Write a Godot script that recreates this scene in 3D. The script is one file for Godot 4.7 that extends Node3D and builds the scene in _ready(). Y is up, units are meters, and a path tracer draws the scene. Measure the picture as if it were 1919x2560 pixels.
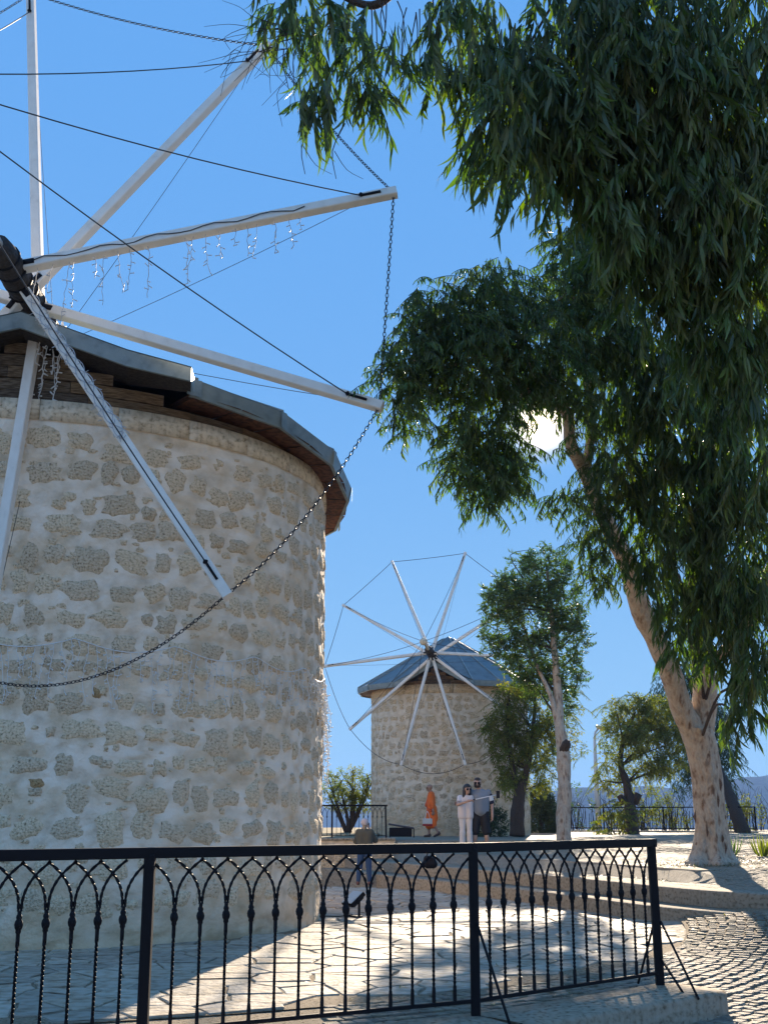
extends Node3D
# Hilltop with two stone windmills, a paved round court behind an iron fence, and eucalyptus trees against a low sun.

const MILL := Vector3(-5.63, 0.0, -19.83)        # axis of the near mill; the court and its steps curve round it
const MILL_R := 4.62
const EYE := Vector3(0.0, 1.6, 0.0)
const SUN_AZ := 7.76
const SUN_EL := 18.2

var rng: RandomNumberGenerator
var M := {}
var to_sun: Vector3
var noise := FastNoiseLite.new()
var step_line := PackedVector3Array()

# ---------------------------------------------------------------- small helpers

func rf(a: float, b: float) -> float:
	return rng.randf_range(a, b)

func fresh() -> SurfaceTool:
	var st := SurfaceTool.new()
	st.begin(Mesh.PRIMITIVE_TRIANGLES)
	return st

func tri(st: SurfaceTool, a: Vector3, b: Vector3, c: Vector3) -> void:
	st.add_vertex(a); st.add_vertex(b); st.add_vertex(c)

func quad(st: SurfaceTool, a: Vector3, b: Vector3, c: Vector3, d: Vector3) -> void:
	tri(st, a, b, c); tri(st, a, c, d)

func flat(st: SurfaceTool) -> void:
	st.set_smooth_group(-1)

# a box with chamfered edges, drawn as three shrunk slabs joined by bevels
func box(st: SurfaceTool, xf: Transform3D, size: Vector3, bevel := 0.0) -> void:
	var h := size * 0.5
	var b: float = min(bevel, min(h.x, min(h.y, h.z)) * 0.6)
	var axes := [Vector3.RIGHT, Vector3.UP, Vector3.BACK]
	for a in 3:
		var n: Vector3 = axes[a]
		var u: Vector3 = axes[(a + 1) % 3]
		var v: Vector3 = axes[(a + 2) % 3]
		var hn: float = h[a]; var hu: float = h[(a + 1) % 3] - b; var hv: float = h[(a + 2) % 3] - b
		for s in [-1.0, 1.0]:
			var c: Vector3 = n * hn * s
			var q := [c - u * hu - v * hv, c - u * hu * s + v * hv * s, c + u * hu + v * hv, c + u * hu * s - v * hv * s]
			quad(st, xf * q[0], xf * q[1], xf * q[2], xf * q[3])
	if b > 0.0:
		for a in 3:
			var n: Vector3 = axes[a]
			var u: Vector3 = axes[(a + 1) % 3]
			var v: Vector3 = axes[(a + 2) % 3]
			var hn: float = h[a] - b; var hu: float = h[(a + 1) % 3]; var hv: float = h[(a + 2) % 3]
			for su in [-1.0, 1.0]:
				for sv in [-1.0, 1.0]:
					var p1: Vector3 = u * hu * su + v * (hv - b) * sv
					var p2: Vector3 = u * (hu - b) * su + v * hv * sv
					var f: float = su * sv
					quad(st, xf * (p1 - n * hn * f), xf * (p2 - n * hn * f), xf * (p2 + n * hn * f), xf * (p1 + n * hn * f))
		for sx in [-1.0, 1.0]:
			for sy in [-1.0, 1.0]:
				for sz in [-1.0, 1.0]:
					var a1 := Vector3(h.x * sx, (h.y - b) * sy, (h.z - b) * sz)
					var a2 := Vector3((h.x - b) * sx, h.y * sy, (h.z - b) * sz)
					var a3 := Vector3((h.x - b) * sx, (h.y - b) * sy, h.z * sz)
					if sx * sy * sz > 0: tri(st, xf * a1, xf * a3, xf * a2)
					else: tri(st, xf * a1, xf * a2, xf * a3)

# a straight bar of w by h from a to b, its second side towards up
func bar(st: SurfaceTool, a: Vector3, b: Vector3, w: float, h: float, up := Vector3.UP, bevel := 0.0, w2 := -1.0) -> void:
	var y := (b - a).normalized()
	var x := up.cross(y)
	x = x.normalized() if x.length() > 0.01 else y.cross(Vector3.RIGHT).normalized()
	var z := x.cross(y)
	if w2 < 0.0:
		box(st, Transform3D(Basis(x, y, z), (a + b) * 0.5), Vector3(w, (b - a).length(), h), bevel)
		return
	var rings := []
	for k in 2:
		var c: Vector3 = a if k == 0 else b
		var e: float = 1.0 if k == 0 else w2
		var ring := PackedVector3Array()
		var hx: float = w * 0.5 * e; var hz: float = h * 0.5 * e
		var bb: float = bevel * e
		for q in [[-hx, -hz + bb], [-hx, hz - bb], [-hx + bb, hz], [hx - bb, hz], [hx, hz - bb], [hx, -hz + bb], [hx - bb, -hz], [-hx + bb, -hz]]:
			ring.append(c + x * q[0] + z * q[1])
		rings.append(ring)
	for i in 8:
		var j := (i + 1) % 8
		quad(st, rings[0][i], rings[0][j], rings[1][j], rings[1][i])
	for i in range(1, 7):
		tri(st, rings[0][0], rings[0][i + 1], rings[0][i])
		tri(st, rings[1][0], rings[1][i], rings[1][i + 1])

func tube(st: SurfaceTool, pts: PackedVector3Array, radii: Array, sides := 6, rough := 0.0, cap := true) -> void:
	var n := pts.size()
	var up := Vector3.UP
	var rings := []
	var t0 := (pts[1] - pts[0]).normalized()
	var x := t0.cross(up)
	if x.length() < 0.05: x = t0.cross(Vector3.RIGHT)
	x = x.normalized()
	for i in n:
		var t := (pts[min(i + 1, n - 1)] - pts[max(i - 1, 0)]).normalized()
		x = (x - t * x.dot(t)).normalized()
		var z := x.cross(t)
		var ring := PackedVector3Array()
		var r: float = radii[i] if radii.size() > 1 else radii[0]
		for k in sides:
			var a := TAU * k / sides
			var d := x * cos(a) + z * sin(a)
			var rr := r
			if rough > 0.0: rr *= 1.0 + rough * noise.get_noise_3dv((pts[i] + d * r) * 1.6)
			ring.append(pts[i] + d * rr)
		rings.append(ring)
	for i in n - 1:
		for k in sides:
			var j := (k + 1) % sides
			quad(st, rings[i][k], rings[i + 1][k], rings[i + 1][j], rings[i][j])
	if cap:
		for i in range(1, sides - 1):
			tri(st, rings[0][0], rings[0][i], rings[0][i + 1])
			tri(st, rings[n - 1][0], rings[n - 1][i + 1], rings[n - 1][i])

# turns a profile of [radius, height] round an axis
func lathe(st: SurfaceTool, base: Vector3, prof: Array, sides := 10) -> void:
	for i in prof.size() - 1:
		for k in sides:
			var a := TAU * k / sides; var b := TAU * (k + 1) / sides
			var p := Vector3(cos(a), 0, sin(a)); var q := Vector3(cos(b), 0, sin(b))
			var y0: Vector3 = Vector3.UP * prof[i][1]; var y1: Vector3 = Vector3.UP * prof[i + 1][1]
			quad(st, base + p * prof[i][0] + y0, base + p * prof[i + 1][0] + y1, base + q * prof[i + 1][0] + y1, base + q * prof[i][0] + y0)

# a smooth line through points; each point is [x, y, z, radius]
func spline(p: Array, per := 5) -> Array:
	var pts := PackedVector3Array()
	var rad := []
	for i in p.size() - 1:
		var a = p[max(i - 1, 0)]; var b = p[i]; var c = p[i + 1]; var d = p[min(i + 2, p.size() - 1)]
		for k in per + (1 if i == p.size() - 2 else 0):
			var t := float(k) / per
			pts.append(Vector3(b[0], b[1], b[2]).cubic_interpolate(Vector3(c[0], c[1], c[2]), Vector3(a[0], a[1], a[2]), Vector3(d[0], d[1], d[2]), t))
			rad.append(lerpf(b[3], c[3], t))
	return [pts, rad]

func sag(a: Vector3, b: Vector3, drop: float, n := 12) -> PackedVector3Array:
	var out := PackedVector3Array()
	for i in n + 1:
		var t := float(i) / n
		out.append(a.lerp(b, t) + Vector3.DOWN * drop * 4.0 * t * (1.0 - t))
	return out

func put(called: String, st: SurfaceTool, m: Material, parent: Node = self, at := Vector3.ZERO) -> MeshInstance3D:
	st.generate_normals()
	return put_mesh(called, st.commit(), m, parent, at)

func put_mesh(called: String, me: Mesh, m: Material, parent: Node = self, at := Vector3.ZERO) -> MeshInstance3D:
	var o := MeshInstance3D.new()
	o.name = called
	o.mesh = me
	o.material_override = m
	o.position = at
	parent.add_child(o, true)
	return o

func tag(o: Node, label: String, category: String, group := "") -> Node:
	o.set_meta("label", label)
	o.set_meta("category", category)
	if group: o.set_meta("group", group)
	return o

func thing(called: String, label: String, category: String, at := Vector3.ZERO, group := "") -> Node3D:
	var o := Node3D.new()
	o.name = called
	o.position = at
	add_child(o, true)
	tag(o, label, category, group)
	return o

func structure(o: Node) -> Node:
	o.set_meta("kind", "structure")
	return o

func stuff(o: Node) -> Node:
	o.set_meta("kind", "stuff")
	return o

func scatter(called: String, me: Mesh, m: Material, where: Array, tints: Array, parent: Node) -> MultiMeshInstance3D:
	var mm := MultiMesh.new()
	mm.transform_format = MultiMesh.TRANSFORM_3D
	mm.use_colors = true
	mm.mesh = me
	mm.instance_count = where.size()
	for i in where.size():
		mm.set_instance_transform(i, where[i])
		mm.set_instance_color(i, tints[i])
	var o := MultiMeshInstance3D.new()
	o.name = called
	o.multimesh = mm
	o.material_override = m
	parent.add_child(o, true)
	stuff(o)
	return o

# ---------------------------------------------------------------- materials

func grain(freq: float, octaves: int, stops: Array, sd := 1, kind := FastNoiseLite.TYPE_SIMPLEX_SMOOTH, size := 512) -> NoiseTexture2D:
	var n := FastNoiseLite.new()
	n.noise_type = kind
	n.seed = sd
	n.frequency = freq
	n.fractal_octaves = octaves
	var t := NoiseTexture2D.new()
	t.width = size; t.height = size
	t.seamless = true
	t.noise = n
	if stops.size():
		var g := Gradient.new()
		var offs := PackedFloat32Array(); var cols := PackedColorArray()
		for s in stops:
			offs.append(s[0]); cols.append(s[1])
		g.offsets = offs; g.colors = cols
		t.color_ramp = g
	return t

func lin(r: float, g: float, b: float) -> Color:
	return Color(r, g, b).linear_to_srgb()

# matte material of a linear base colour; tex multiplies it, bump is relief in centimetres
func matte(r: float, g: float, b: float, rough := 0.85, tex: Texture2D = null, scale := 1.0, bump: Texture2D = null, bump_cm := 0.0, local := false) -> StandardMaterial3D:
	var m := StandardMaterial3D.new()
	m.albedo_color = lin(r, g, b)
	m.roughness = rough
	m.vertex_color_use_as_albedo = true
	if tex or bump:
		m.uv1_triplanar = true
		m.uv1_world_triplanar = not local
		m.uv1_scale = Vector3.ONE * scale
	if tex: m.albedo_texture = tex
	if bump:
		m.heightmap_enabled = true
		m.heightmap_texture = bump
		m.heightmap_scale = bump_cm
	return m

func g(v: float) -> Color:
	return Color(v, v, v)

func make_materials() -> void:
	var mottle := grain(0.012, 5, [[0.0, Color(0.74, 0.70, 0.65)], [0.35, Color(0.90, 0.88, 0.85)], [0.6, Color(0.97, 0.96, 0.95)], [1.0, Color(1, 1, 1)]], 3)
	var speck := grain(0.035, 5, [[0.0, Color(0.4, 0.35, 0.3)], [0.2, Color(0.62, 0.57, 0.5)], [0.31, Color(0.88, 0.84, 0.78)], [0.6, Color(1, 0.97, 0.92)], [1.0, Color(1, 1, 1)]], 7)
	var pits := grain(0.05, 5, [[0.0, g(0)], [0.3, g(0.45)], [0.5, g(0.75)], [1.0, g(1)]], 11)
	var lumps := grain(0.02, 5, [], 13)
	var fine := grain(0.09, 4, [], 17)
	M.lumps = lumps; M.fine = fine
	M.plaster = matte(0.93, 0.82, 0.685, 0.95, mottle, 0.42, lumps, 4.0)
	M.mill_stone = []
	for c in [[0.80, 0.675, 0.515], [0.75, 0.645, 0.51], [0.84, 0.72, 0.555], [0.69, 0.59, 0.46]]:
		M.mill_stone.append(matte(c[0], c[1], c[2], 0.95, speck, 1.3, pits, 2.2))
	M.dark_stone = matte(0.40, 0.36, 0.32, 0.95, speck, 1.6, pits, 2.0)
	M.ochre_stone = matte(0.50, 0.36, 0.20, 0.95, speck, 1.6, pits, 2.0)
	M.cornice = matte(0.76, 0.68, 0.56, 0.93, speck, 0.6, pits, 1.0)
	M.far_plaster = matte(0.78, 0.685, 0.545, 0.95, mottle, 0.5, lumps, 3.0)
	M.far_stone = []
	for c in [[0.66, 0.555, 0.41], [0.60, 0.515, 0.40], [0.70, 0.585, 0.43], [0.54, 0.465, 0.36]]:
		M.far_stone.append(matte(c[0], c[1], c[2], 0.95, speck, 1.0, pits, 2.0))
	M.white_wood = matte(0.80, 0.76, 0.69, 0.55, grain(0.015, 4, [[0.0, Color(0.88, 0.87, 0.85)], [0.3, Color(0.96, 0.95, 0.94)], [1.0, Color(1, 1, 1)]], 21), 0.5, lumps, 0.1)
	var wood_grain := grain(0.02, 4, [[0.0, Color(0.38, 0.33, 0.28)], [0.4, Color(0.72, 0.66, 0.58)], [0.62, Color(0.92, 0.87, 0.8)], [1.0, Color(1, 1, 1)]], 23)
	M.plank = []
	for c in [[0.26, 0.20, 0.14], [0.20, 0.165, 0.13], [0.30, 0.22, 0.14], [0.15, 0.125, 0.105]]:
		var m := matte(c[0], c[1], c[2], 0.9, wood_grain, 1.0, wood_grain, 1.0)
		m.uv1_scale = Vector3(0.5, 5.0, 0.5)
		M.plank.append(m)
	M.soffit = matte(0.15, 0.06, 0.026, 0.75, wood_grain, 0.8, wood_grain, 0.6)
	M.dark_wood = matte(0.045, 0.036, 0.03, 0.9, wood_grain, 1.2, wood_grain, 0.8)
	M.shaft = matte(0.05, 0.04, 0.035, 0.7, wood_grain, 1.5, lumps, 2.0)
	var zinc := grain(0.01, 4, [[0.0, Color(0.7, 0.72, 0.74)], [0.5, Color(0.92, 0.93, 0.94)], [1.0, Color(1, 1, 1)]], 29)
	M.zinc = matte(0.15, 0.19, 0.20, 0.5, zinc, 0.5, lumps, 0.35)
	M.zinc.metallic = 0.15
	M.zinc_edge = matte(0.24, 0.29, 0.29, 0.5, zinc, 0.7, lumps, 0.3)
	M.zinc_edge.metallic = 0.1
	M.iron = matte(0.010, 0.009, 0.011, 0.62, null, 1.0, null)
	M.iron.metallic_specular = 0.25
	M.rope = matte(0.03, 0.03, 0.034, 0.6)
	M.chain = matte(0.035, 0.035, 0.04, 0.5)
	M.chain.metallic = 0.5
	M.cord = matte(0.42, 0.42, 0.43, 0.5)
	M.white_cord = matte(0.75, 0.74, 0.72, 0.5)
	M.flag = []
	for c in [[0.48, 0.43, 0.35], [0.42, 0.375, 0.31], [0.52, 0.47, 0.385], [0.38, 0.345, 0.285], [0.46, 0.40, 0.315]]:
		M.flag.append(matte(c[0], c[1], c[2], 0.75, mottle, 0.7, lumps, 1.2))
	M.court_bed = matte(0.30, 0.255, 0.195, 0.95, speck, 1.0, fine, 1.0)
	M.sett = []
	for c in [[0.34, 0.295, 0.23], [0.28, 0.25, 0.205], [0.38, 0.33, 0.26], [0.24, 0.215, 0.18]]:
		M.sett.append(matte(c[0], c[1], c[2], 0.7, mottle, 2.0, fine, 0.8))
	M.sett_mix = matte(0.33, 0.288, 0.225, 0.75, mottle, 2.0, fine, 0.8)
	M.earth = matte(0.46, 0.42, 0.35, 0.9, mottle, 0.6, lumps, 3.0)
	M.dry = matte(0.30, 0.25, 0.16, 0.95, mottle, 0.3, lumps, 6.0)
	M.concrete = matte(0.36, 0.32, 0.265, 0.9, speck, 0.7, lumps, 1.2)
	M.old_wall = matte(0.42, 0.38, 0.31, 0.95, speck, 0.8, lumps, 3.0)
	M.water = matte(0.06, 0.12, 0.20, 0.25)
	M.hill = matte(0.08, 0.10, 0.07, 0.95, grain(0.02, 5, [[0.0, Color(0.5, 0.5, 0.5)], [1.0, Color(1, 1, 1)]], 31), 0.004)
	M.hill.metallic_specular = 0.0
	for m in M.flag + M.sett + [M.sett_mix, M.concrete, M.earth, M.court_bed, M.dry, M.old_wall]: m.metallic_specular = 0.2
	var bark := grain(0.011, 4, [[0.0, Color(0.45, 0.34, 0.26)], [0.2, Color(0.6, 0.47, 0.37)], [0.32, Color(0.86, 0.78, 0.7)], [0.55, Color(1, 0.95, 0.88)], [0.75, Color(0.86, 0.83, 0.78)], [1.0, Color(1, 1, 1)]], 37)
	M.pale_bark = matte(0.50, 0.44, 0.375, 0.85, bark, 1.0, lumps, 3.0)
	M.pale_bark.uv1_scale = Vector3(1.2, 0.5, 1.2)
	M.bark_patch = matte(0.20, 0.12, 0.08, 0.9, speck, 2.0, fine, 1.5)
	M.dark_bark = matte(0.07, 0.052, 0.042, 0.95, speck, 2.0, lumps, 5.0)
	M.twig = matte(0.05, 0.035, 0.03, 0.9)
	M.leaf = leafy(0.12, 0.165, 0.07, Color(0.80, 0.95, 0.30), 0.42)
	M.leaf_small = leafy(0.11, 0.155, 0.065, Color(0.8, 0.95, 0.3), 0.45)
	M.leaf_light = leafy(0.20, 0.225, 0.06, Color(0.95, 1.0, 0.3), 0.6)
	M.leaf_dark = leafy(0.045, 0.08, 0.04, Color(0.4, 0.6, 0.2), 0.6)

func leafy(r: float, gr: float, b: float, back: Color, rough: float) -> StandardMaterial3D:
	var m := matte(r, gr, b, rough)
	m.backlight_enabled = true
	m.backlight = back
	return m

# ---------------------------------------------------------------- the lie of the land

func from_mill(x: float, z: float) -> float:
	return Vector2(x - MILL.x, z - MILL.z).length()

# height of the ground in front of the steps
func front_height(x: float, z: float) -> float:
	var r := from_mill(x, z)
	var y := -0.2 * smoothstep(10.2, 12.6, r) * smoothstep(-17.0, -13.0, z)
	y += 0.30 * smoothstep(3.5, 5.6, x) * smoothstep(-13.0, -17.6, z)
	return y

func make_step_line() -> void:
	var p := [[-2.2, 0, -34.6, 0], [-0.28, 0, -30.0, 0], [1.14, 0, -26.9, 0], [2.57, 0, -23.8, 0], [3.36, 0, -21.7, 0], [4.18, 0, -19.4, 0], [5.2, 0, -17.8, 0], [6.9, 0, -15.9, 0], [9.6, 0, -13.6, 0]]
	step_line = spline(p, 10)[0]

func line_normal(i: int) -> Vector3:
	var n := step_line.size()
	var t := (step_line[min(i + 3, n - 1)] - step_line[max(i - 3, 0)]).normalized()
	return Vector3(t.z, 0, -t.x)   # away from the mill

# distance behind the front of the steps, and how far along them
func behind(x: float, z: float) -> Vector2:
	var best := 1e9
	var side := 0.0
	var along := 0.0
	var p := Vector2(x, z)
	for i in step_line.size() - 1:
		var a := Vector2(step_line[i].x, step_line[i].z); var b := Vector2(step_line[i + 1].x, step_line[i + 1].z)
		var t: float = clampf((p - a).dot(b - a) / (b - a).length_squared(), 0.0, 1.0)
		var q := a.lerp(b, t)
		var d := p.distance_squared_to(q)
		if d < best:
			best = d
			side = (b - a).cross(p - a)
			along = (i + t) / (step_line.size() - 1)
	return Vector2(sqrt(best) * (1.0 if side < 0.0 else -1.0), along)

const END_STEP := 0.545     # how far along the line the third step runs
# height of the terrace at d behind the first riser
func terrace_height(d: float, along: float) -> float:
	var right := 0.48 + 0.36 * smoothstep(0.9, 6.0, d)
	var left := (0.48 if d < 1.9 else 0.68 + 0.32 * smoothstep(2.2, 9.0, d))
	var y := lerpf(left, right, smoothstep(END_STEP - 0.02, END_STEP + 0.05, along))
	y = lerpf(y, 0.98, smoothstep(9.0, 22.0, d))
	return y - 9.0 * pow(maxf(0.0, (d - 34.0) / 20.0), 1.5)

func land(x: float, z: float) -> float:
	var b := behind(x, z)
	return terrace_height(b.x, b.y) if b.x > 1.0 else front_height(x, z)

func in_view(p: Vector3, margin := 0.05) -> bool:
	var d := p - EYE
	var c := cos(deg_to_rad(14.1)); var s := sin(deg_to_rad(14.1))
	var depth := d.y * s - d.z * c
	var v := d.y * c + d.z * s
	return depth > 0.5 and absf(d.x / depth) < 0.318 + margin and absf(v / depth) < 0.4245 + margin

# ---------------------------------------------------------------- the scene

func _ready() -> void:
	rng = RandomNumberGenerator.new()
	rng.seed = 20240611
	noise.seed = 5
	noise.frequency = 1.0
	noise.fractal_octaves = 3
	var az := deg_to_rad(SUN_AZ); var el := deg_to_rad(SUN_EL)
	to_sun = Vector3(sin(az) * cos(el), sin(el), -cos(az) * cos(el))

	# camera
	var cam := Camera3D.new()
	cam.name = "camera"
	cam.position = EYE
	cam.rotation_degrees = Vector3(14.1, 0, 0)
	cam.fov = 46.0
	cam.near = 0.1
	cam.far = 9000.0
	cam.current = true
	add_child(cam)
	# sky
	var sm := ProceduralSkyMaterial.new()
	sm.sky_top_color = Color(0.243, 0.414, 0.600)
	sm.sky_horizon_color = Color(0.401, 0.529, 0.626)
	sm.sky_curve = 0.15
	sm.ground_bottom_color = Color(0.30, 0.28, 0.24)
	sm.ground_horizon_color = Color(0.55, 0.66, 0.76)
	sm.sun_angle_max = 7.2
	sm.sun_curve = 0.075
	sm.sky_cover = ImageTexture.create_from_image(aureole(1400, 700))
	var sky := Sky.new()
	sky.sky_material = sm
	var env := Environment.new()
	env.background_mode = Environment.BG_SKY
	env.sky = sky
	env.background_energy_multiplier = 1.0
	env.tonemap_mode = Environment.TONE_MAPPER_LINEAR
	env.tonemap_exposure = 2.8
	env.sdfgi_enabled = true
	env.ssao_enabled = true
	env.ssil_enabled = true
	env.fog_enabled = true
	env.fog_density = 0.00026
	env.fog_light_color = Color(0.52, 0.67, 0.90)
	var we := WorldEnvironment.new()
	we.name = "environment"
	we.environment = env
	add_child(we)
	# sun
	var sun := DirectionalLight3D.new()
	sun.name = "sun"
	sun.basis = Basis.looking_at(-to_sun, Vector3.UP)
	sun.light_energy = 1.6
	sun.light_color = Color(1.0, 0.92, 0.81)
	sun.light_angular_distance = 0.5
	sun.shadow_enabled = true
	add_child(sun)

	make_materials()
	make_step_line()
	build_land()
	build_court()
	build_steps()
	build_setts()
	near_windmill()
	far_windmill()
	back_wall()
	trees()
	fences()
	people()
	small_things()

# the bright air round the sun
func aureole(w: int, h: int) -> Image:
	var im := Image.create(w, h, false, Image.FORMAT_RGBAF)
	for j in h:
		var v := PI * (j + 0.5) / h
		for i in w:
			var u := TAU * ((i + 0.5) / w - 0.5)
			var d := Vector3(sin(u) * sin(v), cos(v), -cos(u) * sin(v))
			var c := d.dot(to_sun)
			if c < 0.6 or d.y < 0.0: continue
			var a := rad_to_deg(acos(minf(c, 1.0)))
			var s := 0.22 * exp(-a / 6.0) + 0.075 * exp(-a / 18.0) - 0.006
			if s > 0.0: im.set_pixel(i, j, Color(s, s * 0.97, s * 0.9, 1.0))
	return im

# ---------------------------------------------------------------- ground, hills, sea

func build_land() -> void:
	# far sea and hills
	var st := fresh()
	var ring := 48
	for k in ring:
		var a := TAU * k / ring; var b := TAU * (k + 1) / ring
		var p := Vector3(cos(a), 0, sin(a)); var q := Vector3(cos(b), 0, sin(b))
		tri(st, Vector3.ZERO, p * 7000.0, q * 7000.0)
	structure(put("sea", st, M.water, self, Vector3(0, -60, 0)))
	hill_range(-1900.0, 240.0, 1400.0, [[240, 38], [330, 42], [460, 44], [560, 58], [620, 64], [700, 52], [800, 26], [1000, 8], [1400, -40]], "hills")
	hill_range(-2600.0, -900.0, 700.0, [[-900, -50], [-500, 4], [-150, 16], [100, 14], [300, 30], [420, 55], [560, 54], [700, 20]], "far_hills")
	# the hilltop below everything
	st = fresh()
	var rs := [0.0, 3.0, 6.0, 8.0, 9.0, 9.7, 10.3, 11.0, 11.7, 12.5, 14.0, 16.0, 19.0, 24.0, 32.0, 45.0, 70.0, 110.0, 180.0, 300.0]
	var n := 72
	var at := func(i: int, k: int) -> Vector3:
		var a := TAU * k / n
		var x: float = MILL.x + rs[i] * sin(a); var z: float = MILL.z + rs[i] * cos(a)
		var y := front_height(x, z) - 0.05
		if rs[i] > 60.0 and z < -20.0: y -= (rs[i] - 60.0) * 0.22
		if z < -23.0: y -= minf(1.5, (-23.0 - z) * 0.2)
		return Vector3(x, y, z)
	for i in rs.size() - 1:
		for k in n:
			quad(st, at.call(i, k), at.call(i + 1, k), at.call(i + 1, k + 1), at.call(i, k + 1))
	structure(put("ground", st, M.earth))
	# the terrace behind the steps
	st = fresh()
	var ds := [1.0, 1.3, 1.7, 1.9, 1.92, 2.4, 3.0, 3.8, 4.8, 6.0, 7.5, 9.0, 11.0, 13.5, 16.0, 19.0, 23.0, 27.0, 32.0, 37.0, 44.0, 54.0]
	var np := step_line.size()
	var pt := func(i: int, j: int) -> Vector3:
		var q: Vector3 = step_line[i] + line_normal(i) * ds[j]
		return Vector3(q.x, terrace_height(ds[j], float(i) / (np - 1)) + 0.02 * noise.get_noise_2d(q.x * 0.4, q.z * 0.4), q.z)
	for i in np - 1:
		for j in ds.size() - 1:
			quad(st, pt.call(i, j), pt.call(i + 1, j), pt.call(i + 1, j + 1), pt.call(i, j + 1))
	structure(put("terrace_ground", st, M.sett_mix))
	# the upper platform on the left, held by the wall
	st = fresh()
	flat(st)
	box(st, Transform3D(Basis(), Vector3(-6.2, 0.45, -47.6)), Vector3(12.0, 1.1, 27.4), 0.0)
	structure(put("upper_platform", st, M.dry))
	st = fresh()
	flat(st)
	box(st, Transform3D(Basis(), Vector3(11.8, 0.43, -46.3)), Vector3(24.0, 1.0, 24.0), 0.02)
	structure(put("hilltop_ground", st, M.sett_mix))

func hill_range(z: float, x0: float, x1: float, ridge: Array, called: String) -> void:
	var st := fresh()
	var n := 90
	var rows := 9
	var at := func(i: int, j: int) -> Vector3:
		var x := lerpf(x0, x1, float(i) / n)
		var h: float = ridge[0][1]
		for k in ridge.size() - 1:
			if x >= ridge[k][0]: h = lerpf(ridge[k][1], ridge[k + 1][1], smoothstep(0.0, 1.0, clampf((x - ridge[k][0]) / (ridge[k + 1][0] - ridge[k][0]), 0, 1)))
		var u := float(j) / rows
		var y := lerpf(-62.0, h, sin(u * PI * 0.5)) + noise.get_noise_2d(x * 0.012, u * 3.0) * 7.0 * (1.0 - absf(u - 0.6))
		return Vector3(x, y, z + 500.0 * (1.0 - u))
	for i in n:
		for j in rows:
			quad(st, at.call(i, j), at.call(i + 1, j), at.call(i + 1, j + 1), at.call(i, j + 1))
	structure(put(called, st, M.hill))

# ---------------------------------------------------------------- the round court: crazy paving, each stone a piece

func clip(poly: PackedVector2Array, p: Vector2, nrm: Vector2) -> PackedVector2Array:
	var out := PackedVector2Array()
	var n := poly.size()
	for i in n:
		var a := poly[i]; var b := poly[(i + 1) % n]
		var da := (a - p).dot(nrm); var db := (b - p).dot(nrm)
		if da <= 0.0: out.append(a)
		if (da < 0.0 and db > 0.0) or (da > 0.0 and db < 0.0): out.append(a.lerp(b, da / (da - db)))
	return out

# an upright slab on a polygon (x, z), with sunk rim and rounded edge
func slab(st: SurfaceTool, poly: PackedVector2Array, y: float, h: float, edge: float, tilt := Vector2.ZERO) -> void:
	var n := poly.size()
	var c := Vector2.ZERO
	for p in poly: c += p
	c /= n
	var top := PackedVector3Array(); var mid := PackedVector3Array(); var low := PackedVector3Array()
	for p in poly:
		var d := (c - p)
		var q := p + d.normalized() * minf(edge, d.length() * 0.5)
		var ty := (q - c).dot(tilt)
		top.append(Vector3(q.x, y + h + ty, q.y))
		mid.append(Vector3(p.x, y + h - edge * 0.6 + ty, p.y))
		low.append(Vector3(p.x, y - 0.01, p.y))
	for i in range(1, n - 1): tri(st, top[0], top[i], top[i + 1])
	for i in n:
		var j := (i + 1) % n
		quad(st, top[i], mid[i], mid[j], top[j])
		quad(st, mid[i], low[i], low[j], mid[j])

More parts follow.
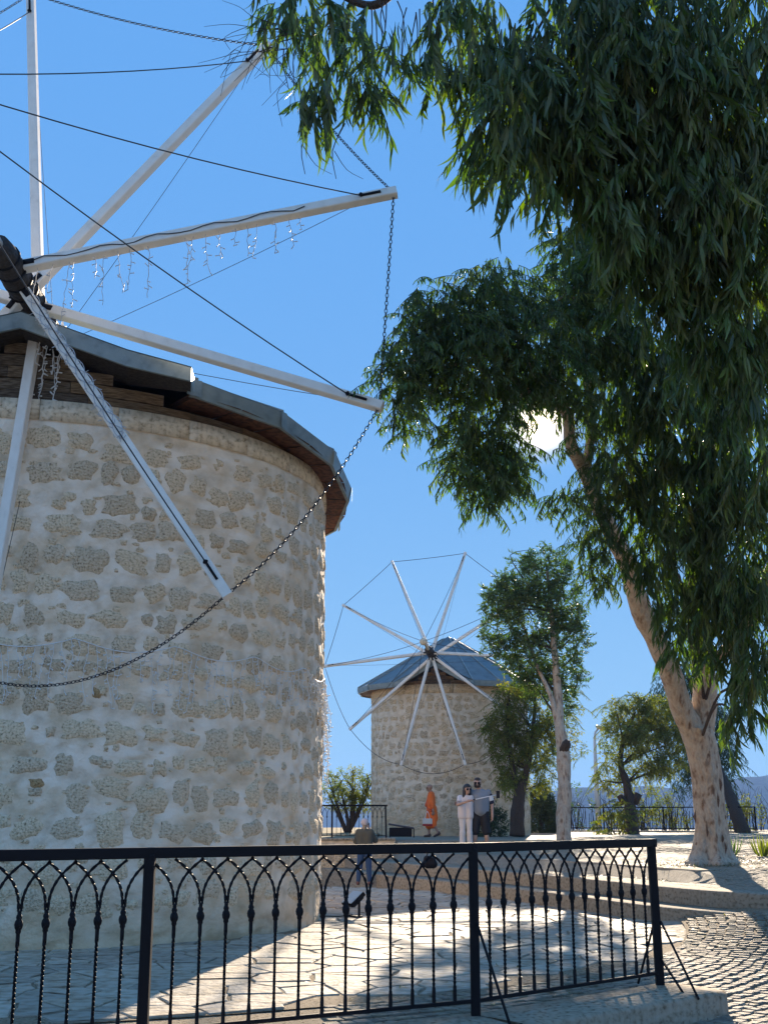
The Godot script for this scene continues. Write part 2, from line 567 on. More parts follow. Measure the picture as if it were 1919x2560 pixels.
func build_court() -> void:
	var bed := fresh()
	for k in 96:
		var a := TAU * k / 96; var b := TAU * (k + 1) / 96
		var p := Vector3(sin(a), 0, cos(a)); var q := Vector3(sin(b), 0, cos(b))
		quad(bed, MILL + p * 4.0, MILL + p * 10.1, MILL + q * 10.1, MILL + q * 4.0)
	var court: MeshInstance3D = put("court_paving", bed, M.court_bed)
	structure(court)
	var step := 0.56
	var n := 40
	var pts := {}
	for i in range(-n, n + 1):
		for j in range(-n, n + 1):
			pts[Vector2i(i, j)] = Vector2(MILL.x, MILL.z) + Vector2(i + rf(-0.46, 0.46) + 0.5 * (j & 1), j + rf(-0.46, 0.46)) * step
	var seen := []
	var rest := []
	for i in range(-n + 2, n - 1):
		for j in range(-n + 2, n - 1):
			var c: Vector2 = pts[Vector2i(i, j)]
			var r := from_mill(c.x, c.y)
			if r > 9.95 or r < 4.5: continue
			if behind(c.x, c.y).x > 0.1: continue
			var poly := PackedVector2Array([c + Vector2(-2, -2) * step, c + Vector2(2, -2) * step, c + Vector2(2, 2) * step, c + Vector2(-2, 2) * step])
			for di in range(-2, 3):
				for dj in range(-2, 3):
					if di == 0 and dj == 0: continue
					var o: Vector2 = pts[Vector2i(i + di, j + dj)]
					poly = clip(poly, (c + o) * 0.5 - (o - c).normalized() * 0.013, (o - c).normalized())
			var away := (c - Vector2(MILL.x, MILL.z)).normalized()
			poly = clip(poly, Vector2(MILL.x, MILL.z) + away * 10.06, away)
			if poly.size() < 3: continue
			# break up the long straight sides a little
			var q := PackedVector2Array()
			for k in poly.size():
				var a := poly[k]; var b := poly[(k + 1) % poly.size()]
				if a.distance_to(b) < 0.03: continue
				q.append(a)
				if a.distance_to(b) > 0.25: q.append(a.lerp(b, rf(0.35, 0.65)) + (c - (a + b) * 0.5).normalized() * rf(-0.004, 0.02))
			if q.size() < 3: continue
			var vis := in_view(Vector3(c.x, 0, c.y), 0.04) and not (c.x < -4.0 and c.y < -20.0)
			(seen if vis else rest).append([Vector2(c.x, c.y).length(), q])
	seen.sort_custom(func(a, b): return a[0] < b[0])
	var left := fresh()
	flat(left)
	for k in seen.size() + rest.size():
		var e = seen[k] if k < seen.size() else rest[k - seen.size()]
		var st := fresh() if k < min(300, seen.size()) else left
		flat(st)
		slab(st, e[1], 0.0, 0.014 + rf(-0.004, 0.005), 0.012, Vector2(rf(-0.012, 0.012), rf(-0.012, 0.012)))
		if st != left: put("paving_stone", st, M.flag[rng.randi() % 5], court)
	stuff(put("paving_stones", left, M.flag[0], court))

# ---------------------------------------------------------------- concrete steps that curve round the court

func build_steps() -> void:
	var last := step_line.size() - 1
	step_band("step", 0.0, 0.70, -0.3, 0.24, 0, last)
	step_band("step", 0.62, 1.06, 0.0, 0.48, 0, last)
	step_band("step", 1.88, 2.32, 0.3, 0.68, 0, int(END_STEP * last))

func step_band(called: String, d0: float, d1: float, y0: float, y1: float, i0: int, i1: int) -> void:
	var st := fresh()
	var prof := [[d0 + 0.015, y0], [d0, y1 - 0.02], [d0 + 0.006, y1 - 0.006], [d0 + 0.02, y1], [d1, y1 + 0.004], [d1, y0]]
	for i in range(i0, i1):
		for k in prof.size() - 1:
			var e: Array = prof[k]; var f: Array = prof[k + 1]
			var w := [0.012 * noise.get_noise_2d(i * 0.3, d0 * 7.0), 0.012 * noise.get_noise_2d((i + 1) * 0.3, d0 * 7.0)]
			var a: Vector3 = step_line[i] + line_normal(i) * (e[0] + w[0]) + Vector3.UP * e[1]
			var b: Vector3 = step_line[i] + line_normal(i) * (f[0] + w[0]) + Vector3.UP * f[1]
			var c: Vector3 = step_line[i + 1] + line_normal(i + 1) * (f[0] + w[1]) + Vector3.UP * f[1]
			var d: Vector3 = step_line[i + 1] + line_normal(i + 1) * (e[0] + w[1]) + Vector3.UP * e[1]
			quad(st, a, b, c, d)
	for i in [i0, i1]:
		var pts := []
		for e in prof: pts.append(step_line[i] + line_normal(i) * e[0] + Vector3.UP * e[1])
		for k in range(1, prof.size() - 1): tri(st, pts[0], pts[k], pts[k + 1])
	structure(put(called, st, M.concrete))

# ---------------------------------------------------------------- stone setts round the court and on the terrace

func sett_mesh(w: float, d: float, h: float) -> Mesh:
	var st := fresh()
	flat(st)
	var poly := PackedVector2Array()
	for q in [[-0.5, -0.42], [-0.4, -0.5], [0.42, -0.5], [0.5, -0.38], [0.5, 0.4], [0.38, 0.5], [-0.42, 0.5], [-0.5, 0.4]]:
		poly.append(Vector2(q[0] * w + rf(-0.006, 0.006), q[1] * d + rf(-0.006, 0.006)))
	slab(st, poly, -0.03, h + 0.03, 0.009, Vector2(rf(-0.03, 0.03), rf(-0.03, 0.03)))
	st.generate_normals()
	return st.commit()

func build_setts() -> void:
	var shapes := []
	for k in 8: shapes.append(sett_mesh(rf(0.108, 0.15), rf(0.100, 0.126), 0.009))
	var near := []
	# arcs round the mill, wavering, out from the edge of the court
	var r := 10.16
	var row := 0
	while r < 20.0:
		var a := 0.0
		while a < 2.4:
			a += rf(0.118, 0.152) / r
			var rr := r + 0.03 * sin(a * 9.0 + r * 1.3) + rf(-0.022, 0.022)
			var p := Vector3(MILL.x + rr * sin(a), 0, MILL.z + rr * cos(a))
			if not in_view(p, 0.10): continue
			if p.x < -0.5: continue
			if behind(p.x, p.z).x > 0.05: continue
			p.y = front_height(p.x, p.z)
			if p.x < 2.75 and rr > 11.42 and rr < 12.3: continue   # the kerb lies here
			near.append([p.distance_to(EYE), p, a + rf(-0.12, 0.12)])
		r += 0.122
		row += 1
	near.sort_custom(func(x, y): return x[0] < y[0])
	var bed := fresh()
	for i in 40:
		for k in 60:
			var q := []
			for c in [[0, 0], [1, 0], [1, 1], [0, 1]]:
				var a: float = 2.4 * (k + c[1]) / 60.0; var rr: float = 10.05 + 10.0 * (i + c[0]) / 40.0
				var x: float = MILL.x + rr * sin(a); var z: float = MILL.z + rr * cos(a)
				q.append(Vector3(x, front_height(x, z) - 0.012, z))
			quad(bed, q[0], q[1], q[2], q[3])
	var path: MeshInstance3D = put("sett_paving", bed, M.court_bed)
	structure(path)
	var where := []; var tints := []
	for k in 8: where.append([]); tints.append([])
	var big := 0
	for e in near:
		var xf := Transform3D(Basis(Vector3.UP, e[2]) * Basis(Vector3.RIGHT, rf(-0.05, 0.05)), e[1] + Vector3.DOWN * rf(0.0, 0.008))
		var s := rng.randi() % 8
		if big < 300 and in_view(e[1], 0.0) and e[1].x > 2.3:
			big += 1
			var o := put_mesh("sett", shapes[s], M.sett[rng.randi() % 4], path)
			o.transform = xf
		else:
			where[s].append(xf)
			var v := rf(0.72, 1.15)
			tints[s].append(Color(v, v * rf(0.97, 1.02), v * rf(0.93, 1.04)))
	for k in 8: scatter("setts", shapes[k], M.sett_mix, where[k], tints[k], path)
	# the terrace
	var far := []; var fart := []
	for k in 8: far.append([]); fart.append([])
	var np := step_line.size()
	var d := 1.12
	while d < 14.0:
		var t := 0.0
		while t < np - 1.01:
			var i := int(t)
			var seg := step_line[i].distance_to(step_line[i + 1]) * (1.0 + d * 0.03)
			t += 0.14 / maxf(seg, 0.05)
			if t >= np - 1.01: break
			i = int(t)
			var q := step_line[i].lerp(step_line[i + 1], t - i) + line_normal(i).lerp(line_normal(i + 1), t - i).normalized() * (d + 0.04 * sin(t * 5.0) + rf(-0.01, 0.01))
			var along := t / (np - 1)
			if along < END_STEP and d < 2.45 and d > 1.7: continue
			q.y = terrace_height(d, along) + 0.02 * noise.get_noise_2d(q.x * 0.4, q.z * 0.4) - 0.008
			if not in_view(q, 0.1) or q.z < -36.0: continue
			var s := rng.randi() % 8
			far[s].append(Transform3D(Basis(Vector3.UP, rf(-0.2, 0.2) + atan2(line_normal(i).x, line_normal(i).z)), q))
			var v := rf(0.75, 1.15)
			fart[s].append(Color(v, v, v * rf(0.94, 1.03)))
		d += 0.125
	for k in 8: scatter("terrace_setts", shapes[k], M.sett_mix, far[k], fart[k], path)

# ---------------------------------------------------------------- windmills

func cyl(th: float, y: float, r: float) -> Vector3:
	return Vector3(sin(th) * r, y, cos(th) * r)

# a patch of exposed stone: a low irregular dome whose rim dips under the plaster
func wall_stone(st: SurfaceTool, th: float, y: float, R: float, w: float, h: float, proud: float, rim: Color) -> void:
	var n := 20
	var rings := []
	var ph := rf(0, TAU)
	var sq := rf(2.4, 5.0)
	var jit := []
	var sd := rf(0, 90)
	for k in n: jit.append(0.95 + 0.42 * noise.get_noise_2d(sd + cos(TAU * k / n) * 0.9, sin(TAU * k / n) * 0.9) + rf(-0.09, 0.09))
	var tilt := rf(-0.16, 0.16)
	for e in [[1.08, -0.010, rim], [0.86, proud * 0.5, rim.lerp(Color.WHITE, 0.5)], [0.66, proud, Color.WHITE]]:
		var ring := []
		for k in n:
			var a: float = TAU * k / n + ph
			var c := cos(a); var s := sin(a)
			var m: float = pow(pow(absf(c), sq) + pow(absf(s), sq), -1.0 / sq) * jit[k] * e[0]
			var u: float = c * m * w * 0.5; var v: float = s * m * h * 0.5
			var uu := u * cos(tilt) - v * sin(tilt); var vv := u * sin(tilt) + v * cos(tilt)
			ring.append([cyl(th + uu / R, y + vv, R + e[1] + (rf(-0.003, 0.004) if e[1] > 0 else 0.0)), e[2]])
		rings.append(ring)
	var mid := cyl(th, y, R + proud * 1.05)
	for i in 2:
		for k in n:
			var j := (k + 1) % n
			for q in [[i, k], [i + 1, k], [i + 1, j], [i, k], [i + 1, j], [i, j]]:
				st.set_color(rings[q[0]][q[1]][1]); st.add_vertex(rings[q[0]][q[1]][0])
	for k in n:
		for q in [rings[2][k], [mid, Color.WHITE], rings[2][(k + 1) % n]]:
			st.set_color(q[1]); st.add_vertex(q[0])

# lays rows of stones in an arc of wall; returns [theta, height, width, height of stone]
func stone_rows(R: float, y0: float, y1: float, t0: float, t1: float, pitch_y: float, pitch_x: float, fill: float) -> Array:
	var out := []
	var y := y0
	while y < y1:
		var rowh := pitch_y * rf(0.8, 1.2)
		var x := t0 * R + rf(0, pitch_x)
		while x < t1 * R:
			var w := pitch_x * rf(0.55, 1.35)
			if y + rowh * 0.9 < y1 + 0.1:
				var hh := rowh * rf(0.5, 0.85)
				if rng.randf() < 0.86:
					out.append([(x + w * 0.5) / R, y + rowh * 0.5 + rf(-0.07, 0.07), w * fill * rf(0.8, 1.05), hh])
				else:
					for k in 2: out.append([(x + w * rf(0.1, 0.9)) / R, y + rowh * rf(0.2, 0.8), w * 0.4 * fill, hh * 0.5])
			x += w
		y += rowh
	return out

func drum(R: float, H: float, bump: float, seg: int, rows: int, freq: float) -> SurfaceTool:
	var st := fresh()
	var stain := func(i: int, j: int) -> Color:
		var p := cyl(TAU * (i % seg) / seg, H * j / rows, R)
		var v := smoothstep(-0.1, 0.45, noise.get_noise_3dv(p * 1.1 + Vector3(7, 3, 1)) + 0.5 * noise.get_noise_3dv(p * 3.7))
		var foot := smoothstep(1.5, 0.1, p.y + 0.8 * noise.get_noise_3dv(p * 0.8))
		return Color.WHITE.lerp(Color(0.86, 0.77, 0.64), 0.75 * v).lerp(Color(0.74, 0.62, 0.46), 0.8 * foot)
	var at := func(i: int, j: int) -> Vector3:
		var th := TAU * (i % seg) / seg
		var y := H * j / rows
		var p := cyl(th, y, R)
		var b := bump * (noise.get_noise_3dv(p * freq) + 0.6 * noise.get_noise_3dv(p * freq * 3.1))
		return cyl(th, y, R + b)
	for i in seg:
		for j in rows:
			for q in [[i, j], [i, j + 1], [i + 1, j + 1], [i, j], [i + 1, j + 1], [i + 1, j]]:
				st.set_color(stain.call(q[0], q[1]))
				st.add_vertex(at.call(q[0], q[1]))
	for i in seg:
		tri(st, Vector3(0, H, 0), at.call(i + 1, rows), at.call(i, rows))
	return st

func rib_arc(st: SurfaceTool, t0: float, t1: float, r0: float, r1: float, y0: float, y1: float, n: int, gap := 0.0) -> void:
	# a curved block between two angles
	var g0 := t0 + gap / r1; var g1 := t1 - gap / r1
	for k in n:
		var a := lerpf(g0, g1, float(k) / n); var b := lerpf(g0, g1, float(k + 1) / n)
		quad(st, cyl(a, y0, r1), cyl(a, y1, r1), cyl(b, y1, r1), cyl(b, y0, r1))
		quad(st, cyl(a, y1, r1), cyl(a, y1, r0), cyl(b, y1, r0), cyl(b, y1, r1))
		quad(st, cyl(a, y0, r0), cyl(a, y0, r1), cyl(b, y0, r1), cyl(b, y0, r0))
	quad(st, cyl(g0, y0, r0), cyl(g0, y1, r0), cyl(g0, y1, r1), cyl(g0, y0, r1))
	quad(st, cyl(g1, y0, r1), cyl(g1, y1, r1), cyl(g1, y1, r0), cyl(g1, y0, r0))

# chain of real links along a line
func chain_links(st: SurfaceTool, pts: PackedVector3Array, link: float, wire: float) -> void:
	var me := fresh()
	var n := 8
	for k in n:
		var a := TAU * k / n; var b := TAU * (k + 1) / n
		var c := [Vector3(cos(a) * link * 0.36, sin(a) * link * 0.62, 0), Vector3(cos(b) * link * 0.36, sin(b) * link * 0.62, 0)]
		for s in 4:
			var p := TAU * s / 4; var q := TAU * (s + 1) / 4
			var f := func(m: int, w: float) -> Vector3: return c[m] + (c[m].normalized() * cos(w) + Vector3.BACK * sin(w)) * wire
			quad(me, f.call(0, p), f.call(1, p), f.call(1, q), f.call(0, q))
	me.generate_normals()
	var mesh := me.commit()
	var i := 0
	var left := 0.0
	var odd := false
	for k in pts.size() - 1:
		var a := pts[k]; var b := pts[k + 1]
		var l := a.distance_to(b)
		var y := (b - a).normalized()
		var x := y.cross(Vector3(0.3, 0.5, 1)).normalized()
		var z := x.cross(y)
		while left < l:
			var bs := Basis(x, y, z) if odd else Basis(z, y, -x)
			st.append_from(mesh, 0, Transform3D(bs, a + y * left))
			odd = not odd
			left += link
		left -= l

# the parts that both mills share: cone roof, gable over the shaft, sail beams, stays and the chain ring
func mill_top(t: Node3D, o: Dictionary) -> void:
	var R: float = o.R; var H: float = o.H; var Re: float = o.Re; var eave: float = o.eave
	var phi: float = o.phi
	var N: int = o.N
	var fw := Vector3(sin(phi), 0, cos(phi)); var sd := Vector3(cos(phi), 0, -sin(phi))
	var apex: float = o.apex
	var ftop: float = eave + o.fascia
	var gw: float = o.gable_w
	var gk: float = o.gable_k
	var gh: float = o.gable_h
	# the old roof sags away from the gable
	var eave_at := func(th: float, r: float, y: float) -> Vector3:
		var m := absf(wrapf(th - phi, -PI, PI))
		return cyl(th, y - float(o.droop) * smoothstep(deg_to_rad(25), deg_to_rad(115), m), r)
	# facets, cut away where the gable stands
	var ga := asin(gw / Re)
	var cuts := []
	for i in N:
		var a: float = o.phase + TAU * i / N; var b: float = a + TAU / N
		var ma := wrapf(a - phi, -PI, PI); var mb := ma + TAU / N
		if ma >= -ga and mb <= ga: continue
		if ma < -ga and mb > -ga: cuts.append([a, phi - ga])
		elif ma < ga and mb > ga: cuts.append([phi + ga, b])
		else: cuts.append([a, b])
	for cut in cuts:
		var a: float = cut[0]; var b: float = cut[1]
		var hidden := false
		var st := fresh()
		flat(st)
		var th := 0.012 * rf(0.5, 1.5)
		var p0 := Vector3(0, apex, 0)
		var p1: Vector3 = eave_at.call(a + 0.004, Re, ftop + th); var p2: Vector3 = eave_at.call(b - 0.004, Re, ftop + th)
		if not hidden:
			tri(st, p0, p1, p2)
			tri(st, p0 + Vector3.DOWN * 0.05, p2 + Vector3.DOWN * 0.05, p1 + Vector3.DOWN * 0.05)
			put("roof_panel", st, M.zinc, t)
			st = fresh()
			flat(st)
			# standing seam with an open end at the eave
			var q: Vector3 = eave_at.call(a, Re * 0.995, ftop + 0.02)
			bar(st, q, p0 + (q - p0).normalized() * 0.25 + Vector3.UP * 0.0, 0.05, 0.085, Vector3.UP, 0.008)
			put("roof_seam", st, M.zinc_edge, t)
			# fascia of folded sheet
			st = fresh()
			flat(st)
			var e0: Vector3 = eave_at.call(a, Re, eave); var e1: Vector3 = eave_at.call(b, Re, eave)
			var lean: float = 0.03 * o.k
			var u0: Vector3 = eave_at.call(a, Re + 0.01, ftop + 0.01); var u1: Vector3 = eave_at.call(b, Re + 0.01, ftop + 0.01)
			quad(st, e0 - cyl(a, 0, lean), u0, u1, e1 - cyl(b, 0, lean))
			quad(st, u0, u0 - cyl(a, 0, 0.11), u1 - cyl(b, 0, 0.11), u1)
			quad(st, e0 - cyl(a, 0, lean), e1 - cyl(b, 0, lean), e1 - cyl(b, 0, lean + 0.05), e0 - cyl(a, 0, lean + 0.05))
			quad(st, eave_at.call(a + 0.012, Re + 0.016, eave), eave_at.call(a + 0.012, Re + 0.016, ftop + 0.015), eave_at.call(a - 0.012, Re + 0.016, ftop + 0.015), eave_at.call(a - 0.012, Re + 0.016, eave))
			put("fascia", st, M.zinc_edge, t)
			# soffit boards
			for s in 2:
				st = fresh()
				flat(st)
				var c: float = lerpf(a, b, s * 0.5); var d: float = lerpf(a, b, s * 0.5 + 0.5)
				var r0 := R * 0.94
				quad(st, eave_at.call(c + 0.003, Re - 0.05, eave + 0.03), eave_at.call(d - 0.003, Re - 0.05, eave + 0.03), eave_at.call(d - 0.003, r0, eave + 0.045), eave_at.call(c + 0.003, r0, eave + 0.045))
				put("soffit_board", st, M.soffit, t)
	# gable over the shaft: two sheet roofs, barge boards, dark soffit, and boards behind
	var ridge_f := fw * gk + Vector3.UP * gh
	var back_k: float = Re * (apex - gh) / (apex - ftop)
	var ridge_b := fw * maxf(0.2, back_k) + Vector3.UP * gh
	for s in [-1.0, 1.0]:
		var low_f: Vector3 = fw * gk + sd * gw * s + Vector3.UP * (eave + o.fascia * 0.9)
		var low_b: Vector3 = fw * (sqrt(Re * Re - gw * gw) - 0.02) + sd * gw * s + Vector3.UP * (eave + o.fascia * 0.9)
		var mid_f: Vector3 = ridge_f.lerp(low_f, 0.62) + Vector3.DOWN * 0.05 * o.k
		var mid_b: Vector3 = ridge_b.lerp(low_b, 0.62) + Vector3.DOWN * 0.05 * o.k
		var st := fresh()
		flat(st)
		quad(st, ridge_f, ridge_b, mid_b, mid_f)
		quad(st, mid_f, mid_b, low_b, low_f)
		tri(st, Vector3(0, apex, 0), ridge_b + Vector3.UP * 0.01, cyl(phi + ga * s, ftop + 0.015, Re))
		put("gable_roof", st, M.zinc, t)
		st = fresh()
		flat(st)
		var dn: Vector3 = Vector3.DOWN * o.fascia
		quad(st, ridge_f, mid_f, mid_f + dn, ridge_f + dn)
		quad(st, mid_f, low_f, low_f + dn * 0.85, mid_f + dn)
		var inn: Vector3 = -fw * 0.05
		quad(st, ridge_f + dn, mid_f + dn, mid_f + dn + inn, ridge_f + dn + inn)
		quad(st, mid_f + dn, low_f + dn * 0.85, low_f + dn * 0.85 + inn, mid_f + dn + inn)
		var up := Vector3.UP * 0.015
		quad(st, ridge_f + up, mid_f + up, mid_f + up - fw * 0.2, ridge_f + up - fw * 0.2)
		quad(st, mid_f + up, low_f + up, low_f + up - fw * 0.2, mid_f + up - fw * 0.2)
		var endp: Vector3 = low_f + dn * 0.85
		quad(st, low_f, endp, endp - fw * 0.45 + sd * s * 0.05, low_f - fw * 0.45 + sd * s * 0.05)
		put("barge_board", st, M.zinc_edge, t)
		st = fresh()
		flat(st)
		var sdn: Vector3 = dn * 0.8
		quad(st, ridge_f + sdn - fw * 0.06, mid_f + sdn - fw * 0.06, mid_b + sdn, ridge_b + sdn)
		quad(st, mid_f + sdn - fw * 0.06, low_f + sdn * 0.9 - fw * 0.06, low_b + sdn * 0.9, mid_b + sdn)
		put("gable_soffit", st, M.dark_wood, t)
	# boards of the drum head, curved along the wall; under the gable they rise to the roof
	var rows: int = o.board_rows
	var bh: float = o.board_h
	var rb: float = R * 0.975
	for k in rows:
		var y0: float = H + bh * k + 0.004; var y1 := y0 + bh - 0.012
		var half: float
		if k < 1:
			half = PI
		else:
			half = clampf(asin(clampf(gw * (1.0 - (y1 - eave - 0.02) / (gh - o.fascia - eave)) / rb, 0.0, 1.0)), 0.06, 0.6)
			if y1 < eave + 0.02: half = 0.5
		var x: float = -half
		while x < half - 0.02:
			var l: float = minf(rf(0.9, 1.5) * o.k / rb, half - x)
			var st := fresh()
			flat(st)
			rib_arc(st, phi + x, phi + x + l, rb - 0.05, rb + rf(-0.012, 0.014), y0 + rf(0, 0.006), y1, 3, 0.004)
			put("board", st, M.plank[rng.randi() % 4], t)
			x += l
	# shaft, bowsprit, sail beams
	var tilt: float = o.tilt
	var psi: float = o.psi
	var ax := Vector3(sin(psi), 0, cos(psi)) * cos(tilt) + Vector3.UP * sin(tilt)
	var hub: Vector3 = fw * o.hub_k + Vector3.UP * o.hub_h
	var X := Vector3.UP.cross(ax).normalized()
	var Y := ax.cross(X)
	var st := fresh()
	var rr: float = o.shaft_r
	tube(st, PackedVector3Array([hub - ax * (o.hub_k * 0.6), hub - ax * 0.8 * o.k, hub - ax * 0.3 * o.k, hub + ax * 0.3 * o.k, hub + ax * 0.75 * o.k, hub + ax * 0.95 * o.k]), [rr * 0.9, rr, rr * 1.02, rr * 1.05, rr, rr * 0.8], 18, 0.10)
	put("shaft", st, M.shaft, t)
	for k in 7:
		st = fresh()
		var c: Vector3 = hub + ax * (-0.75 + 0.24 * k + rf(-0.03, 0.03)) * o.k
		lathe_dir(st, c, ax, [[rr * 1.0, -0.02], [rr * 1.1, -0.018], [rr * 1.1, 0.018], [rr * 1.0, 0.02]], 16)
		put("iron_band", st, M.iron, t)
	st = fresh()
	var tip: Vector3 = hub + ax * o.bow
	tube(st, PackedVector3Array([hub + ax * 0.8 * o.k, hub + ax * o.bow * 0.6, tip]), [rr * 0.42, rr * 0.4, rr * 0.34], 10)
	put("bowsprit", st, M.white_wood if o.k > 0.9 else M.cornice, t)
	st = fresh()
	lathe_dir(st, tip, ax, [[0.0, -0.12], [0.1, -0.08], [0.13, 0.0], [0.1, 0.08], [0.0, 0.12]], 12)
	put("finial", st, M.cornice, t)
	var tips := []
	for b in o.blades:
		var d: Vector3 = X * sin(deg_to_rad(b[2])) + Y * cos(deg_to_rad(b[2]))
		var c: Vector3 = hub + ax * b[0]
		var e: Vector3 = c + d * b[1]
		st = fresh()
		flat(st)
		bar(st, c + d * rr * 0.3, e, o.blade_w, o.blade_w * 1.05, ax, 0.012, 0.88)
		put("sail_beam", st, M.white_wood, t)
		st = fresh()
		var hk: Vector3 = c + d * b[1] * 0.94 + ax * o.blade_w * 0.5
		bar(st, hk - d * 0.16 * o.k, hk + d * 0.1 * o.k, 0.03 * o.k, 0.03 * o.k, ax)
		lathe_dir(st, hk - d * 0.16 * o.k + ax * 0.02, d, [[0.0, -0.04 * o.k], [0.035 * o.k, 0.0], [0.0, 0.04 * o.k]], 8)
		put("wire_hook", st, M.iron, t)
		st = fresh()
		bar(st, c + d * rr * 0.8 - X * 0.02, c + d * (rr + 0.14 * o.k), o.blade_w * 0.5, o.blade_w * 1.25, ax)
		put("wedge", st, M.iron, t)
		tips.append([e, d, c, hk - d * 0.16 * o.k])
	# wires from the bowsprit to the beams, thin stays behind, the chain from tip to tip
	for k in tips.size():
		st = fresh()
		tube(st, sag(tip, tips[k][3], 0.10 * o.k, 10), [o.wire], 5)
		put("wire", st, M.rope, t)
		st = fresh()
		var from: Vector3 = tips[k][2].lerp(tips[k][0], 0.9) - ax * o.blade_w * 0.5
		tube(st, sag(from, hub - ax * 1.25 * o.k + tips[k][1] * rr * 1.2, 0.04 * o.k, 6), [o.wire * 0.55], 4)
		put("back_stay", st, M.rope, t)
		st = fresh()
		var nx: int = (k + 1) % tips.size()
		var a: Vector3 = tips[k][0] - tips[k][1] * 0.04; var c: Vector3 = tips[nx][0] - tips[nx][1] * 0.04
		var droop: float = o.sags[k]
		if o.links:
			chain_links(st, sag(a, c, droop, 24), 0.052, 0.0062)
			stuff(put("chain", st, M.chain, t))
		else:
			tube(st, sag(a, c, droop, 12), [o.wire * 1.2], 5)
			put("chain", st, M.rope, t)
	o.tips = tips
	o.hub = hub; o.ax = ax

func lathe_dir(st: SurfaceTool, c: Vector3, axis: Vector3, prof: Array, sides: int) -> void:
	var y := axis.normalized()
	var x := y.cross(Vector3(0.31, 0.9, 0.2)).normalized()
	var z := x.cross(y)
	for i in prof.size() - 1:
		for k in sides:
			var a := TAU * k / sides; var b := TAU * (k + 1) / sides
			var p := x * cos(a) + z * sin(a); var q := x * cos(b) + z * sin(b)
			quad(st, c + p * prof[i][0] + y * prof[i][1], c + p * prof[i + 1][0] + y * prof[i + 1][1], c + q * prof[i + 1][0] + y * prof[i + 1][1], c + q * prof[i][0] + y * prof[i][1])

var near_mill := {}

func near_windmill() -> void:
	var t := thing("windmill", "large near stone windmill with white plastered rubble wall and long white sail beams", "windmill", MILL)
	var H := 6.72
	var st := drum(MILL_R, H, 0.022, 300, 110, 1.7)
	var wall := put("wall", st, M.plaster, t)
	var seen := stone_rows(MILL_R, 0.42, H - 0.05, deg_to_rad(3.0), deg_to_rad(100.0), 0.385, 0.45, 0.90)
	var rim := Color(1.16, 1.22, 1.32)
	var bulk := fresh()
	var many := 0
	for s in seen:
		many += 1
		st = fresh() if many <= 295 else bulk
		wall_stone(st, s[0], s[1], MILL_R, s[2], s[3], rf(0.018, 0.034), rim)
		if st == bulk: continue
		var m: Material = M.mill_stone[rng.randi() % 4]
		var pick := rng.randf()
		if pick < 0.006 and s[2] < 0.42: m = M.dark_stone
		elif pick < 0.024 and s[2] < 0.3: m = M.ochre_stone
		put("stone", st, m, wall)
	for k in 520:
		wall_stone(bulk, deg_to_rad(rf(2, 98)), rf(0.4, H - 0.1), MILL_R, rf(0.06, 0.16), rf(0.04, 0.10), 0.012, rim)
	for s in stone_rows(MILL_R, 0.5, H - 0.1, deg_to_rad(-120.0), deg_to_rad(3.0), 0.40, 0.47, 0.80):
		wall_stone(bulk, s[0], s[1], MILL_R, s[2], s[3], rf(0.012, 0.022), rim)
	stuff(put("stones", bulk, M.mill_stone[0], wall))
	# cornice of smooth blocks
	var n := 28
	for k in n:
		st = fresh()
		rib_arc(st, TAU * k / n, TAU * (k + 1) / n, MILL_R - 0.15, MILL_R + 0.028 + rf(-0.006, 0.006), H, 7.0, 5, 0.004)
		put("cornice_block", st, M.cornice, t)
	near_mill = {
		"R": MILL_R, "H": 7.0, "Re": 5.07, "eave": 7.21, "fascia": 0.22, "droop": 0.62, "apex": 9.7, "phi": deg_to_rad(9.5), "N": 20, "phase": deg_to_rad(1.0), "k": 1.0,
		"gable_w": 2.25, "gable_k": 5.08, "gable_h": 8.05, "board_rows": 5, "board_h": 0.17, "tilt": deg_to_rad(12.0), "hub_k": 5.0, "hub_h": 8.40, "shaft_r": 0.185,
		"bow": 3.8, "psi": deg_to_rad(-5.0), "blade_w": 0.142, "wire": 0.0085, "links": true,
		"blades": [[-0.6, 6.5, -9.6], [-0.1, 5.33, 34.5], [0.45, 5.11, 78.7], [-0.35, 5.12, 110.2], [0.15, 5.51, 145.2], [-0.6, 5.24, 179.6], [-0.1, 5.3, 214.5], [0.45, 5.2, 258.7], [-0.35, 5.2, 290.2], [0.15, 5.2, 325.2]],
		"sags": [0.12, 0.12, 0.02, 0.25, 0.45, 0.3, 0.2, 0.05, 0.15, 0.2],
	}
	mill_top(t, near_mill)
	# icicle lights on two beams and along the wall
	var b: Array = near_mill.tips[2]
	light_string("icicle lights with dark cord hanging from the sail beam that points right and up", t.position, b[2] + b[1] * 0.3, b[2] + b[1] * 3.9, near_mill.ax * 0.08, 21, M.cord, [0.3, 0.85])
	b = near_mill.tips[4]
	wound_lights(t.position, b)
	wall_lights(t.position)

func strand(st: SurfaceTool, top: Vector3, l: float, wire: float, twig: float) -> Array:
	var pts := PackedVector3Array()
	var n := int(l / 0.07) + 2
	var tips := []
	var p := top
	for i in n:
		pts.append(p)
		p += Vector3(rf(-0.022, 0.022), -l / n, rf(-0.015, 0.015))
	tube(st, pts, [wire], 4)
	for i in range(1, n):
		if rng.randf() < 0.75:
			var e := pts[i] + Vector3(rf(-1, 1), rf(-0.7, 0.5), rf(-0.6, 0.6)).normalized() * twig
			tube(st, PackedVector3Array([pts[i], e]), [wire * 1.3], 4)
			tips.append(e)
	return tips

